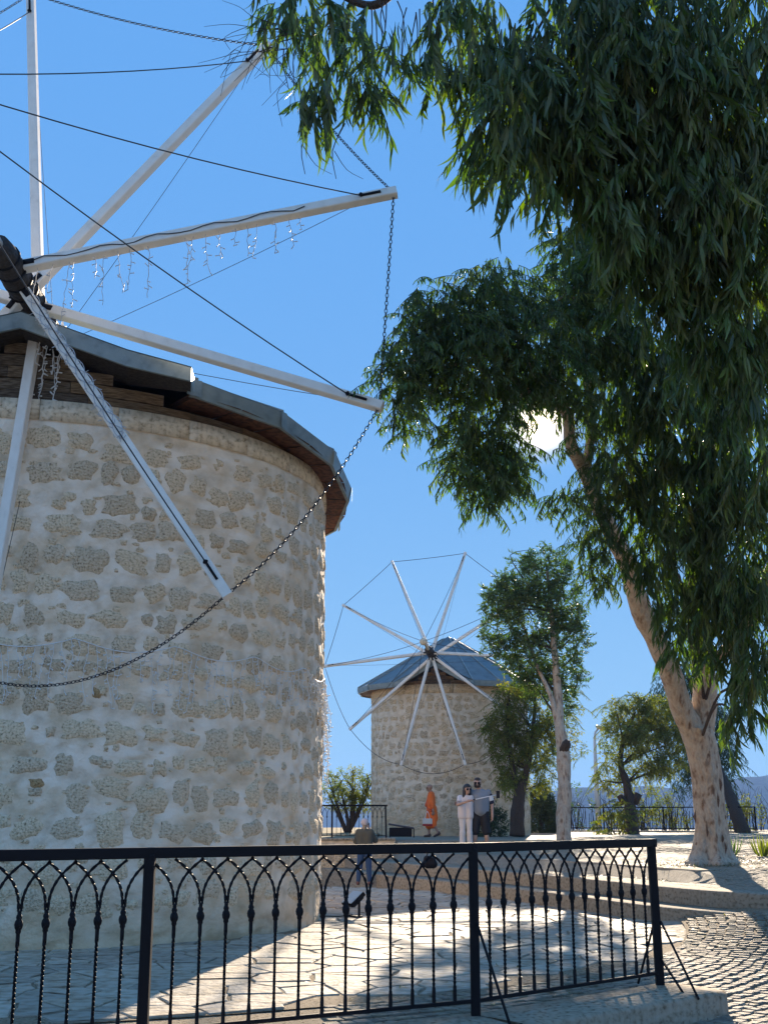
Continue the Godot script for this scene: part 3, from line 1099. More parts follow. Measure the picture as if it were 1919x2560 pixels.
func light_string(label: String, base: Vector3, a: Vector3, b: Vector3, off: Vector3, count: int, m: Material, lengths: Array) -> void:
	var t := thing("icicle_lights", label, "string lights", base, "icicle lights on the near mill")
	var st := fresh()
	var pts := PackedVector3Array()
	for i in 25:
		pts.append(a.lerp(b, i / 24.0) + off + Vector3(0, 0.03 * sin(i * 1.3) + rf(-0.012, 0.012), 0))
	tube(st, pts, [0.007], 5)
	put("cord", st, M.rope, t)
	for k in count:
		if k == 9 or k == 10: continue
		var u := (k + rf(0.1, 0.9)) / count
		st = fresh()
		var tips := strand(st, a.lerp(b, u) + off * 0.4 + Vector3.DOWN * 0.08, rf(lengths[0], lengths[1]) * (1.15 - 0.4 * u), 0.0042, 0.055)
		var o := put("strand", st, m, t)
		st = fresh()
		for e in tips: lathe(st, e + Vector3.DOWN * 0.012, [[0.0, 0.0], [0.007, 0.006], [0.006, 0.02], [0.0, 0.026]], 5)
		if tips.size(): put("bulb", st, M.white_cord, o).set_meta("kind", "stuff")

func wound_lights(base: Vector3, b: Array) -> void:
	var t := thing("icicle_lights", "bundle of icicle lights laid along the sail beam that points down to the right", "string lights", base, "icicle lights on the near mill")
	var st := fresh()
	var side: Vector3 = b[1].cross(near_mill.ax).normalized()
	for w in 3:
		var pts := PackedVector3Array()
		for i in 40:
			var u := 0.4 + 2.6 * i / 39.0
			pts.append(b[2] + b[1] * u + near_mill.ax * (0.095 + rf(0, 0.012)) + side * (0.07 * sin(i * 0.55 + w * 2.1) - 0.02))
		tube(st, pts, [0.006], 4)
	put("cord", st, M.cord, t)
	st = fresh()
	for k in 90:
		var p: Vector3 = b[2] + b[1] * rf(0.5, 3.0) + near_mill.ax * 0.1 + side * rf(-0.09, 0.09)
		tube(st, PackedVector3Array([p, p + Vector3(rf(-1, 1), rf(-1, 0.4), rf(0, 0.6)).normalized() * 0.055]), [0.005], 4)
	stuff(put("bulb", st, M.cord, t))
	# the tangle that falls from the hub in front of the gable boards
	var u := thing("icicle_lights", "pale tangle of icicle lights hanging from the shaft in front of the gable boards", "string lights", base, "icicle lights on the near mill")
	var top: Vector3 = near_mill.hub + near_mill.ax * -0.55 + Vector3(0.22, -0.15, 0.05)
	for k in 7:
		st = fresh()
		strand(st, top + Vector3(rf(-0.12, 0.16), rf(-0.15, 0.1), rf(-0.1, 0.1)), rf(0.7, 1.35), 0.0075, 0.07)
		put("strand", st, M.white_cord, u)

func wall_lights(base: Vector3) -> void:
	var t := thing("icicle_lights", "curtain of clear icicle lights strung across the plastered wall", "string lights", base, "icicle lights on the near mill")
	var st := fresh()
	var pts := PackedVector3Array()
	var n := 60
	for i in n + 1:
		var th := deg_to_rad(lerpf(4.0, 104.0, float(i) / n))
		pts.append(cyl(th, 3.82 - 0.14 * absf(sin(i * 0.31)) - 0.06 * i / n, MILL_R + 0.045))
	tube(st, pts, [0.0075], 4)
	put("cord", st, M.white_cord, t)
	for k in 74:
		var i := k * n / 74.0
		var p := pts[int(i)].lerp(pts[int(i) + 1], i - int(i))
		st = fresh()
		var tips := strand(st, p + Vector3(0, -0.01, 0), rf(0.35, 0.9) * (1.0 if k < 62 else 1.9), 0.0045, 0.045)
		for e in tips: lathe(st, e + Vector3.DOWN * 0.01, [[0.0, 0.0], [0.009, 0.006], [0.007, 0.02], [0.0, 0.026]], 5)
		put("strand", st, M.white_cord, t)

func far_windmill() -> void:
	var c := Vector3(2.324, 0.9, -43.5)
	var t := thing("windmill", "smaller far stone windmill with grey cone roof and ring of ten beams", "windmill", c)
	var R := 2.767
	var H := 4.68
	var st := drum(R, H, 0.012, 140, 60, 2.2)
	var wall := put("wall", st, M.far_plaster, t)
	var all := stone_rows(R, 0.15, H - 0.02, deg_to_rad(-88.0), deg_to_rad(84.0), 0.285, 0.36, 0.86)
	var rim := Color(1.12, 1.15, 1.2)
	var bulk := fresh()
	var many := 0
	for s in all:
		many += 1
		st = fresh() if many <= 295 else bulk
		wall_stone(st, s[0], s[1], R, s[2], s[3], rf(0.008, 0.018), rim)
		if st != bulk: put("stone", st, M.far_stone[rng.randi() % 4], wall)
	for s in stone_rows(R, 0.15, H - 0.05, deg_to_rad(84.0), deg_to_rad(272.0), 0.285, 0.36, 0.86):
		wall_stone(bulk, s[0], s[1], R, s[2], s[3], 0.012, rim)
	stuff(put("stones", bulk, M.far_stone[0], wall))
	for k in 20:
		st = fresh()
		rib_arc(st, TAU * k / 20, TAU * (k + 1) / 20, R - 0.15, R + 0.02, H, H + 0.3, 5, 0.004)
		put("cornice_block", st, M.far_stone[2], t)
	var o := {
		"R": R, "H": H + 0.3, "Re": 3.28, "eave": 4.88, "fascia": 0.17, "droop": 0.0, "apex": 6.98, "phi": deg_to_rad(-12.5), "N": 16, "phase": deg_to_rad(6.0), "k": 0.68,
		"gable_w": 1.3, "gable_k": 3.2, "gable_h": 5.72, "board_rows": 5, "board_h": 0.14, "tilt": deg_to_rad(10.0), "hub_k": 3.42, "hub_h": 5.88, "shaft_r": 0.13,
		"bow": 1.45, "psi": deg_to_rad(-12.5), "blade_w": 0.095, "wire": 0.008, "links": false,
		"blades": [[0.1, 3.76, 17.3], [-0.2, 3.75, 57.0], [0.25, 3.72, 94.5], [-0.1, 3.72, 127.7], [0.0, 3.88, 162.3], [0.1, 3.82, 193.6], [-0.2, 3.68, 228.4], [0.25, 3.65, 264.1], [-0.1, 3.72, 301.2], [0.0, 3.74, 336.7]],
		"sags": [0.03, 0.05, 0.1, 0.35, 0.3, 0.25, 0.18, 0.05, 0.02, 0.02],
	}
	mill_top(t, o)

# ---------------------------------------------------------------- trees and plants

# one long sickle leaf hanging from p; out is the side it bends to
func leaf_into(st: SurfaceTool, p: Vector3, down: Vector3, out: Vector3, l: float, w: float, curl: float, tint: Color) -> void:
	var face := down.cross(out).normalized()
	var n := 4
	var lft := []; var rgt := []
	for i in n + 1:
		var t := float(i) / n
		var c := p + down * l * t + out * l * curl * t * t + face * l * 0.06 * sin(t * 4.0)
		var ww: float = w * 0.5 * sin(PI * pow(clampf(t * 0.93 + 0.05, 0.0, 1.0), 0.75))
		lft.append(c - out * ww + face * ww * 0.35); rgt.append(c + out * ww + face * ww * 0.35)
	st.set_color(tint)
	for i in n: quad(st, lft[i], rgt[i], rgt[i + 1], lft[i + 1])

# a drooping twig with hanging leaves
func sprig(l: float, count: int, leaf: float, width: float, droop: float, spread: float) -> Mesh:
	var st := fresh()
	var pts := PackedVector3Array()
	var dir := Vector3(rf(0.3, 0.9), 0.35 - droop, rf(-0.3, 0.3)).normalized()
	var p := Vector3.ZERO
	for i in 6:
		pts.append(p)
		p += dir * l / 5.0
		dir = (dir + Vector3.DOWN * 0.35 * droop).normalized()
	st.set_color(Color(0.6, 0.5, 0.4))
	tube(st, pts, [0.0045], 3, 0.0, false)
	for k in count:
		var t := (k + rf(0.2, 0.9)) / count * 4.98
		var q := pts[int(t)].lerp(pts[int(t) + 1], t - int(t))
		var a := rf(0, TAU)
		var out := Vector3(cos(a), 0, sin(a))
		var down := (Vector3.DOWN + out * rf(-spread, spread) + Vector3(rf(-spread, spread), 0, rf(-spread, spread)) * 0.5).normalized()
		var v := rf(0.75, 1.2)
		leaf_into(st, q, down, (out - down * out.dot(down)).normalized(), leaf * rf(0.7, 1.15), width * rf(0.8, 1.15), rf(-0.25, 0.3), Color(v * rf(0.92, 1.1), v, v * rf(0.8, 1.05)))
	st.generate_normals()
	return st.commit()

# leaves turned every way, for tufts and bushes
func tuft(count: int, size: float, leaf: float, width: float) -> Mesh:
	var st := fresh()
	for k in count:
		var d := Vector3(rf(-1, 1), rf(-1, 1), rf(-1, 1)).normalized()
		var q := d * size * rf(0.1, 0.6)
		var out := d.cross(Vector3(rf(-1, 1), rf(-1, 1), rf(-1, 1))).normalized()
		var v := rf(0.75, 1.25)
		leaf_into(st, q, (d + Vector3.DOWN * 0.35).normalized(), out, leaf * rf(0.7, 1.2), width, rf(-0.2, 0.2), Color(v, v, v * rf(0.8, 1.0)))
	for k in 3:
		var d := Vector3(rf(-1, 1), rf(-0.5, 1), rf(-1, 1)).normalized()
		st.set_color(Color(0.6, 0.5, 0.4))
		tube(st, PackedVector3Array([Vector3.ZERO, d * size * 0.6]), [0.005, 0.002], 3, 0.0, false)
	st.generate_normals()
	return st.commit()

const SUN_GAP := 0.0165

# fills ellipsoids [x, y, z, rx, ry, rz, density] with sprigs
func crown(t: Node3D, blobs: Array, meshes: Array, m: Material, per_m3: float, scale_lo: float, scale_hi: float, upright := false, shell := 0.55, called := "crown", gap_f := 0.9, gap_t := -0.30) -> void:
	var where := []; var tints := []
	for k in meshes.size():
		where.append([]); tints.append([])
	for b in blobs:
		var c := Vector3(b[0], b[1], b[2])
		var n := int(per_m3 * b[6] * b[3] * b[4] * b[5] * 4.19) + 4
		var clump := rf(0.82, 1.15)
		for i in n:
			var d := Vector3(rf(-1, 1), rf(-1, 1), rf(-1, 1))
			while d.length() > 1.0: d = Vector3(rf(-1, 1), rf(-1, 1), rf(-1, 1))
			if d.length() > 0.05 and rng.randf() < shell: d = d.normalized() * pow(d.length(), 0.35)
			var p := c + d * Vector3(b[3], b[4], b[5])
			# gaps: thin the crown where a slow noise is low
			if noise.get_noise_3dv(p * gap_f) < gap_t: continue
			var along := (p - EYE).dot(to_sun)
			var off := (p - EYE - to_sun * along).length()
			if off < SUN_GAP * along + 0.10: continue
			var s := rf(scale_lo, scale_hi)
			var bs := Basis(Vector3.UP, rf(0, TAU))
			if upright: bs = Basis.from_euler(Vector3(rf(-PI, PI), rf(-PI, PI), rf(-PI, PI)))
			else: bs = bs * Basis(Vector3.RIGHT, rf(-0.35, 0.35)) * Basis(Vector3.BACK, rf(-0.4, 0.4))
			var k := rng.randi() % meshes.size()
			where[k].append(Transform3D(bs.scaled(Vector3.ONE * s), p - t.position))
			var v := clump * rf(0.8, 1.2)
			var yel := 0.55 if rng.randf() < 0.12 else 0.0
			tints[k].append(Color(v * (rf(0.85, 1.15) + yel), v * (1.0 + yel * 0.5), v * rf(0.8, 1.15)))
	for k in meshes.size(): scatter(called, meshes[k], m, where[k], tints[k], t)

func limb(t: Node3D, called: String, p: Array, m: Material, sides := 10, rough := 0.15, per := 5) -> Node3D:
	var s := spline(p, per)
	var pts := PackedVector3Array()
	for q in s[0]: pts.append(q - t.position)
	var st := fresh()
	tube(st, pts, s[1], sides, rough)
	return put(called, st, m, t)

# a trunk that spreads into roots at the foot
func flared_trunk(t: Node3D, line: Array, sides: int) -> MeshInstance3D:
	var s := spline(line, 9)
	var n: int = s[0].size()
	var st := fresh()
	var at := func(i: int, k: int) -> Vector3:
		var p: Vector3 = s[0][i]
		var a := TAU * (k % sides) / sides
		var low := exp(-(p.y - 0.75) / 0.22)
		var lobes := 0.55 * sin(a * 5.0 + 0.6) + 0.3 * sin(a * 8.0 + 2.0) + 0.25 * sin(a * 3.0)
		var r: float = s[1][i] + 0.15 * low * (1.0 + 0.9 * lobes) + 0.014 * lobes
		r *= 1.0 + 0.10 * noise.get_noise_3dv(p * 1.3 + Vector3(cos(a), 0, sin(a)))
		return p - t.position + Vector3(cos(a) * r, -0.12 if i == 0 else 0.0, sin(a) * r)
	for i in n - 1:
		for k in sides: quad(st, at.call(i, k), at.call(i + 1, k), at.call(i + 1, k + 1), at.call(i, k + 1))
	return put("trunk", st, M.pale_bark, t)

# boughs that run from a line of the trunk out to the clumps of leaves
func boughs(t: Node3D, line: Array, blobs: Array, m: Material, r: float) -> void:
	for b in blobs:
		var best = line[line.size() - 1]
		for q in line:
			if q[1] < b[1] + 0.1 and absf(q[1] - (b[1] - 0.7)) < absf(best[1] - (b[1] - 0.7)): best = q
		var a := Vector3(best[0], best[1], best[2]); var e := Vector3(b[0], b[1] - b[4] * 0.2, b[2])
		var mid := a.lerp(e, 0.5) + Vector3(0, 0.12 * a.distance_to(e) - 0.15, 0)
		limb(t, "bough", [[a.x, a.y, a.z, r], [mid.x, mid.y, mid.z, r * 0.65], [e.x, e.y, e.z, r * 0.3]], m, 6, 0.1, 4)

# clumps of leaves [x, y, z, half sizes, density] and limbs [x, y, z, radius]
const NEAR_LEAVES := [
	[-0.88, 9.49, -10.60, 0.28, 0.42, 0.50, 0.9], [-0.63, 8.68, -10.40, 0.20, 0.36, 0.35, 0.8], [-0.39, 9.42, -10.50, 0.28, 0.32, 0.40, 0.5],
	[-0.17, 8.76, -10.30, 0.25, 0.36, 0.40, 0.7], [-0.63, 8.36, -10.50, 0.14, 0.16, 0.20, 0.8], [0.14, 8.74, -10.20, 0.13, 0.27, 0.25, 0.3],
	[0.76, 8.90, -10.20, 0.42, 0.54, 0.60, 1.0], [1.13, 8.12, -10.00, 0.39, 0.65, 0.60, 1.0], [1.27, 7.35, -9.90, 0.15, 0.29, 0.25, 1.0],
	[0.95, 7.79, -10.10, 0.13, 0.26, 0.30, 0.7], [1.78, 8.59, -10.20, 0.66, 0.89, 0.80, 1.0], [1.69, 7.82, -10.40, 0.31, 0.40, 0.50, 1.0],
	[2.63, 8.86, -10.60, 0.74, 1.01, 0.90, 1.0], [3.48, 8.99, -10.80, 0.70, 1.03, 0.90, 1.0], [2.24, 7.49, -10.60, 0.40, 0.54, 0.60, 1.0],
	[2.87, 7.50, -10.80, 0.59, 0.82, 0.80, 1.0], [3.57, 7.55, -11.00, 0.51, 0.93, 0.80, 1.0], [2.84, 6.84, -11.20, 0.37, 0.42, 0.50, 0.8],
	[3.44, 6.68, -11.40, 0.52, 0.56, 0.60, 0.9], [3.79, 5.97, -11.50, 0.28, 0.56, 0.50, 0.8], [3.28, 6.36, -12.00, 0.29, 0.39, 0.50, 0.5],
]
const BIG_LEAVES := [
	[0.75, 8.07, -15.00, 0.49, 0.43, 0.70, 1.0], [1.52, 8.43, -15.20, 0.50, 0.50, 0.80, 1.0], [0.37, 7.46, -14.80, 0.36, 0.48, 0.60, 1.0],
	[1.12, 7.56, -15.20, 0.75, 0.56, 1.00, 1.0], [1.99, 8.05, -15.60, 0.58, 0.64, 0.90, 1.0], [0.37, 6.76, -14.80, 0.27, 0.36, 0.45, 1.0],
	[0.13, 7.14, -14.80, 0.21, 0.36, 0.40, 1.0], [2.77, 9.24, -16.20, 0.40, 0.74, 0.80, 1.0], [2.66, 9.97, -16.20, 0.24, 0.27, 0.40, 0.9],
	[3.25, 9.67, -16.50, 0.48, 0.96, 0.80, 1.0], [3.15, 8.54, -16.60, 0.55, 0.61, 0.90, 1.0], [1.11, 6.51, -15.20, 0.31, 0.31, 0.50, 1.7],
	[1.11, 6.10, -15.30, 0.34, 0.24, 0.50, 1.7], [1.35, 5.78, -15.40, 0.31, 0.23, 0.40, 1.7], [1.75, 6.19, -15.60, 0.31, 0.31, 0.50, 1.7],
	[1.63, 6.68, -15.50, 0.31, 0.31, 0.50, 1.7], [1.93, 7.31, -15.80, 0.32, 0.32, 0.50, 1.7], [2.51, 7.59, -16.20, 0.40, 0.33, 0.60, 1.7],
	[2.85, 7.17, -16.80, 0.34, 0.47, 0.60, 0.5], [2.66, 6.21, -17.40, 0.24, 0.21, 0.40, 1.0], [3.38, 5.99, -18.60, 0.37, 0.44, 0.60, 0.9],
	[3.43, 5.39, -18.60, 0.29, 0.36, 0.50, 0.8], [3.63, 6.71, -18.20, 0.51, 0.51, 0.70, 0.7],
]
const DROOP_LEAVES := [
	[3.74, 8.16, -17.00, 0.62, 0.90, 0.90, 1.0], [4.47, 7.65, -17.00, 0.75, 1.03, 1.00, 1.0], [5.24, 6.93, -17.00, 0.61, 1.16, 1.00, 1.0],
	[3.89, 7.23, -18.00, 0.58, 0.79, 0.90, 1.0], [4.56, 6.41, -18.00, 0.71, 1.00, 1.00, 1.0], [5.25, 5.67, -17.60, 0.62, 1.17, 1.00, 1.0],
	[4.40, 5.97, -19.00, 0.45, 0.52, 0.70, 1.0], [4.66, 5.22, -19.00, 0.44, 0.66, 0.70, 1.0], [5.11, 4.78, -18.60, 0.58, 0.86, 0.90, 1.0],
	[5.51, 4.34, -18.00, 0.42, 0.97, 0.80, 1.0], [5.03, 4.39, -19.50, 0.30, 0.37, 0.50, 0.7], [5.53, 3.48, -18.40, 0.35, 0.42, 0.50, 0.9],
	[5.42, 3.08, -18.60, 0.28, 0.15, 0.40, 0.8], [5.34, 8.47, -16.50, 0.41, 0.95, 0.90, 1.0],
]
const BIG_TRUNK := [[6.09, 0.75, -23.40, 0.320], [6.13, 0.91, -23.50, 0.310], [6.15, 1.43, -23.50, 0.295], [6.14, 2.12, -23.50, 0.290], [6.05, 2.80, -23.40, 0.300], [5.92, 3.19, -23.30, 0.310]]
const BIG_LIMB_L := [[5.97, 3.06, -23.35, 0.250], [5.67, 3.48, -23.10, 0.210], [5.43, 4.06, -22.80, 0.200], [5.10, 4.70, -22.40, 0.195], [4.74, 5.24, -22.00, 0.190], [4.44, 5.91, -21.40, 0.180], [4.02, 6.32, -20.60, 0.160], [3.62, 6.70, -19.80, 0.130], [3.25, 6.99, -18.80, 0.110], [2.85, 7.08, -17.60, 0.095], [2.67, 7.33, -16.80, 0.075], [2.29, 7.61, -16.00, 0.050], [1.72, 7.69, -15.50, 0.035], [1.06, 7.51, -15.20, 0.020]]
const BIG_LIMB_R := [[6.04, 2.98, -23.40, 0.260], [6.13, 3.67, -23.30, 0.230], [6.09, 4.34, -23.00, 0.210], [5.92, 4.82, -22.60, 0.190], [5.66, 5.77, -21.60, 0.170], [5.50, 7.08, -20.00, 0.130], [5.37, 8.26, -18.60, 0.100], [4.83, 9.36, -17.40, 0.060]]
const LIMB2 := [[3.25, 6.99, -18.80, 0.090], [3.23, 7.44, -18.00, 0.070], [3.01, 8.35, -17.00, 0.060], [2.79, 8.98, -16.40, 0.030]]
const LIMB3 := [[2.67, 7.33, -16.80, 0.060], [2.02, 7.33, -16.00, 0.050], [1.60, 7.16, -15.70, 0.040], [1.39, 7.29, -15.50, 0.030], [1.06, 7.11, -15.20, 0.020]]
const LIMB4 := [[6.09, 4.34, -23.00, 0.080], [5.99, 4.43, -21.00, 0.100], [5.86, 4.67, -19.00, 0.120], [6.02, 5.54, -17.80, 0.130]]
const TA := [
	[3.88, 7.98, -33.00, 0.64, 0.64, 0.64, 1.0], [4.53, 8.30, -33.00, 0.71, 0.58, 0.65, 1.0], [3.35, 7.32, -33.00, 0.58, 0.77, 0.67, 1.0],
	[5.01, 7.32, -33.00, 0.58, 0.77, 0.67, 1.0], [4.10, 6.94, -33.00, 0.83, 0.77, 0.80, 1.0], [3.20, 6.42, -33.00, 0.57, 0.64, 0.60, 1.0],
	[5.11, 6.42, -33.00, 0.51, 0.64, 0.57, 1.0], [3.94, 5.79, -33.00, 0.76, 0.63, 0.70, 1.0], [4.88, 5.53, -33.00, 0.63, 0.63, 0.63, 1.0],
	[4.20, 5.05, -33.20, 0.63, 0.51, 0.57, 1.0], [4.79, 4.65, -33.00, 0.44, 0.50, 0.47, 1.0], [3.22, 7.45, -33.00, 0.38, 0.38, 0.38, 1.0],
]
const TA_T := [[4.49, 0.73, -31.20, 0.200], [4.54, 1.61, -31.50, 0.190], [4.63, 2.41, -31.70, 0.170], [4.65, 3.36, -32.00, 0.170], [4.61, 3.97, -32.20, 0.130], [4.65, 4.73, -32.50, 0.120], [4.62, 6.00, -32.70, 0.090], [4.62, 7.07, -33.00, 0.060], [4.53, 8.37, -33.00, 0.030]]
const TA_B := [[4.59, 3.85, -32.20, 0.100], [4.43, 4.72, -32.40, 0.060], [4.16, 5.51, -32.80, 0.050], [3.84, 6.68, -33.00, 0.030]]
const TB := [
	[4.03, 5.36, -39.00, 0.52, 0.45, 0.48, 1.0], [4.63, 5.50, -39.00, 0.60, 0.37, 0.48, 1.0], [3.79, 4.47, -39.00, 0.59, 0.59, 0.59, 1.0],
	[4.60, 4.47, -39.00, 0.74, 0.67, 0.70, 1.0], [3.98, 3.46, -39.00, 0.59, 0.66, 0.62, 1.0], [4.87, 3.60, -39.00, 0.59, 0.66, 0.62, 1.0],
	[4.11, 2.60, -39.00, 0.51, 0.51, 0.51, 1.0], [5.06, 2.74, -39.00, 0.37, 0.44, 0.40, 1.0], [3.41, 4.04, -39.00, 0.29, 0.37, 0.33, 1.0],
	[5.49, 4.47, -39.00, 0.37, 0.59, 0.48, 1.0], [5.95, 5.11, -39.50, 0.45, 0.75, 0.40, 0.4], [6.21, 3.92, -39.50, 0.30, 0.75, 0.40, 0.3],
]
const TB_T := [[4.09, 0.97, -38.40, 0.240], [4.15, 1.75, -38.50, 0.200], [4.23, 2.31, -38.60, 0.170], [4.50, 3.02, -38.80, 0.100], [4.74, 4.18, -39.00, 0.070], [4.85, 5.36, -39.00, 0.040]]
const TB_B := [[4.23, 2.17, -38.60, 0.120], [4.03, 3.16, -38.80, 0.080], [3.93, 4.47, -39.00, 0.050], [4.03, 5.50, -39.00, 0.030]]
const TC := [
	[8.76, 5.51, -46.00, 0.44, 0.38, 0.41, 1.0], [9.47, 5.68, -46.00, 0.61, 0.44, 0.53, 1.0], [10.33, 5.34, -46.00, 0.70, 0.61, 0.66, 1.0],
	[8.90, 4.65, -46.00, 0.70, 0.61, 0.65, 1.0], [9.93, 4.48, -46.00, 0.87, 0.61, 0.74, 1.0], [10.79, 4.30, -46.00, 0.61, 0.61, 0.61, 1.0],
	[8.51, 3.79, -46.00, 0.52, 0.52, 0.52, 1.0], [9.71, 3.54, -46.00, 0.69, 0.52, 0.61, 1.0], [8.12, 2.95, -46.00, 0.34, 0.43, 0.39, 1.0],
	[8.99, 2.95, -46.00, 0.43, 0.34, 0.39, 1.0], [10.56, 3.37, -46.00, 0.69, 0.43, 0.56, 1.0], [11.18, 4.99, -46.00, 0.44, 0.70, 0.57, 1.0],
]
const TC_T := [[9.00, 0.86, -45.20, 0.250], [9.01, 1.61, -45.40, 0.220], [9.01, 2.19, -45.60, 0.200], [8.97, 2.77, -45.80, 0.140], [8.83, 3.37, -46.00, 0.120], [8.97, 4.30, -46.00, 0.080], [9.45, 5.34, -46.00, 0.040]]
const TD := [
	[12.14, 7.00, -52.00, 0.60, 0.79, 0.70, 1.0], [12.88, 7.80, -52.00, 0.50, 1.00, 0.75, 1.0], [11.68, 6.02, -52.00, 0.69, 0.69, 0.69, 1.0],
	[13.48, 6.22, -52.00, 0.59, 1.19, 0.89, 1.0], [12.44, 5.43, -52.00, 0.79, 0.79, 0.79, 1.0], [13.13, 3.89, -52.00, 0.78, 0.98, 0.88, 1.0],
	[14.31, 3.89, -52.00, 0.68, 1.17, 0.93, 1.0], [14.12, 5.43, -52.00, 0.69, 1.18, 0.94, 1.0], [12.50, 3.12, -52.00, 0.58, 0.49, 0.54, 1.0],
]
const TD_T := [[13.83, 0.81, -48.00, 0.300], [13.74, 1.61, -48.50, 0.270], [13.72, 2.51, -49.50, 0.220], [13.65, 3.84, -51.00, 0.180], [13.35, 5.82, -52.00, 0.120], [12.99, 8.00, -52.00, 0.050]]
const LBUSH := [
	[-1.80, 2.57, -44.00, 0.58, 0.66, 0.62, 1.0], [-1.14, 2.73, -44.00, 0.66, 0.58, 0.62, 1.0], [-0.64, 2.57, -44.00, 0.41, 0.58, 0.49, 1.0],
	[-1.46, 2.09, -44.00, 0.66, 0.41, 0.53, 1.0], [-0.80, 2.01, -44.00, 0.49, 0.41, 0.45, 1.0],
]


func trees() -> void:
	var long_sprigs := []; var mid_sprigs := []; var small := []; var feather := []; var bushy := []
	for k in 5: long_sprigs.append(sprig(rf(0.4, 0.6), 13 + k * 2, rf(0.19, 0.25), rf(0.025, 0.034), 0.95, 0.16 + 0.06 * k))
	for k in 5: mid_sprigs.append(sprig(0.42, 20, 0.125, 0.020, 0.55, 0.6))
	for k in 4: small.append(sprig(0.34, 22, 0.11, 0.022, 0.35, 0.8))
	for k in 4: feather.append(sprig(0.5, 34, 0.085, 0.011, 0.6, 0.9))
	for k in 3: bushy.append(tuft(26, 0.22, 0.075, 0.03))

	# the great eucalyptus on the terrace
	var t := thing("eucalyptus_tree", "huge pale-trunked eucalyptus with two leaning limbs on the terrace at right", "tree", Vector3(6.1, 0.72, -23.45), "eucalyptus trees")
	var trunk := flared_trunk(t, BIG_TRUNK, 44)
	limb(t, "limb", BIG_LIMB_L, M.pale_bark, 18, 0.16, 6)
	limb(t, "limb", BIG_LIMB_R, M.pale_bark, 16, 0.16, 6)
	for l in [LIMB2, LIMB3, LIMB4]: limb(t, "branch", l, M.pale_bark, 9, 0.12, 5)
	# patches of old bark
	for k in 9:
		var y := rf(0.95, 2.9)
		var a := rf(-0.6, 2.2)
		var st := fresh()
		var d := Vector3(sin(a - 0.8), 0, cos(a - 0.8))
		var c := Vector3(6.13, y, -23.48) + d * (0.293 + 0.10 * exp((0.9 - y) / 0.2)) - t.position
		var sx := d.cross(Vector3.UP)
		var w := rf(0.012, 0.035); var h := rf(0.04, 0.16)
		for i in 8:
			var u := TAU * i / 8; var v := TAU * (i + 1) / 8
			tri(st, c + d * 0.03, c + sx * cos(u) * w + Vector3.UP * sin(u) * h - d * 0.015, c + sx * cos(v) * w + Vector3.UP * sin(v) * h - d * 0.015)
		put("bark_patch", st, M.bark_patch, trunk)
	for k in [0, 2, 3, 5, 6, 9]: boughs(t, BIG_LIMB_L.slice(10), [BIG_LEAVES[k]], M.pale_bark, 0.028)
	boughs(t, BIG_LIMB_R, DROOP_LEAVES, M.dark_bark, 0.035)
	crown(t, BIG_LEAVES, mid_sprigs, M.leaf_small, 225.0, 0.8, 1.25, false, 0.55, "crown", 0.9, -0.42)
	crown(t, DROOP_LEAVES, long_sprigs, M.leaf, 100.0, 0.7, 1.2)

	# the nearer eucalyptus whose trunk stands outside the picture on the right
	t = thing("eucalyptus_tree", "nearer eucalyptus reaching in from above with long hanging leaves and bare twigs", "tree", Vector3(7.4, -0.1, -11.0), "eucalyptus trees")
	var reach := [[7.4, -0.1, -11.0, 0.4], [7.2, 3.0, -11.0, 0.33], [6.4, 6.6, -11.0, 0.26], [5.0, 9.2, -10.9, 0.18], [3.6, 10.0, -10.6, 0.12], [1.9, 9.75, -10.3, 0.07], [0.75, 9.5, -10.3, 0.05], [0.2, 9.52, -10.3, 0.04], [-0.12, 9.40, -10.4, 0.045], [-0.5, 9.62, -10.5, 0.03], [-0.95, 9.8, -10.6, 0.02]]
	limb(t, "trunk", reach, M.dark_bark, 12, 0.2, 6)
	boughs(t, reach.slice(3, 6), NEAR_LEAVES.slice(8), M.dark_bark, 0.02)
	crown(t, NEAR_LEAVES, long_sprigs, M.leaf, 200.0, 0.7, 1.15, false, 0.4)
	# the longest leaves along the lower edge, one by one
	var leaves := []
	for k in 6:
		var st := fresh()
		leaf_into(st, Vector3.ZERO, Vector3.DOWN, Vector3.RIGHT, 0.24, 0.034, rf(-0.25, 0.25), Color.WHITE)
		st.generate_normals()
		leaves.append(st.commit())
	var tints := []
	for c in [[0.055, 0.085, 0.045], [0.075, 0.10, 0.04], [0.045, 0.08, 0.05]]: tints.append(leafy(c[0], c[1], c[2], Color(0.55, 0.7, 0.22), 0.45))
	var placed := 0
	while placed < 290:
		var b = NEAR_LEAVES[rng.randi() % NEAR_LEAVES.size()]
		var a := rf(0, TAU)
		var p := Vector3(b[0] + cos(a) * b[3] * rf(0.5, 1.05), b[1] + (sin(a) * 0.9 - 0.15) * b[4], b[2] + b[5] * rf(0.3, 1.0))
		if not in_view(p, -0.005): continue
		var o := put_mesh("leaf", leaves[rng.randi() % 6], tints[rng.randi() % 3], t)
		o.transform = Transform3D(Basis.from_euler(Vector3(rf(-0.3, 0.3), rf(0, TAU), rf(-0.3, 0.3))).scaled(Vector3.ONE * rf(0.7, 1.2)), p - t.position)
		placed += 1
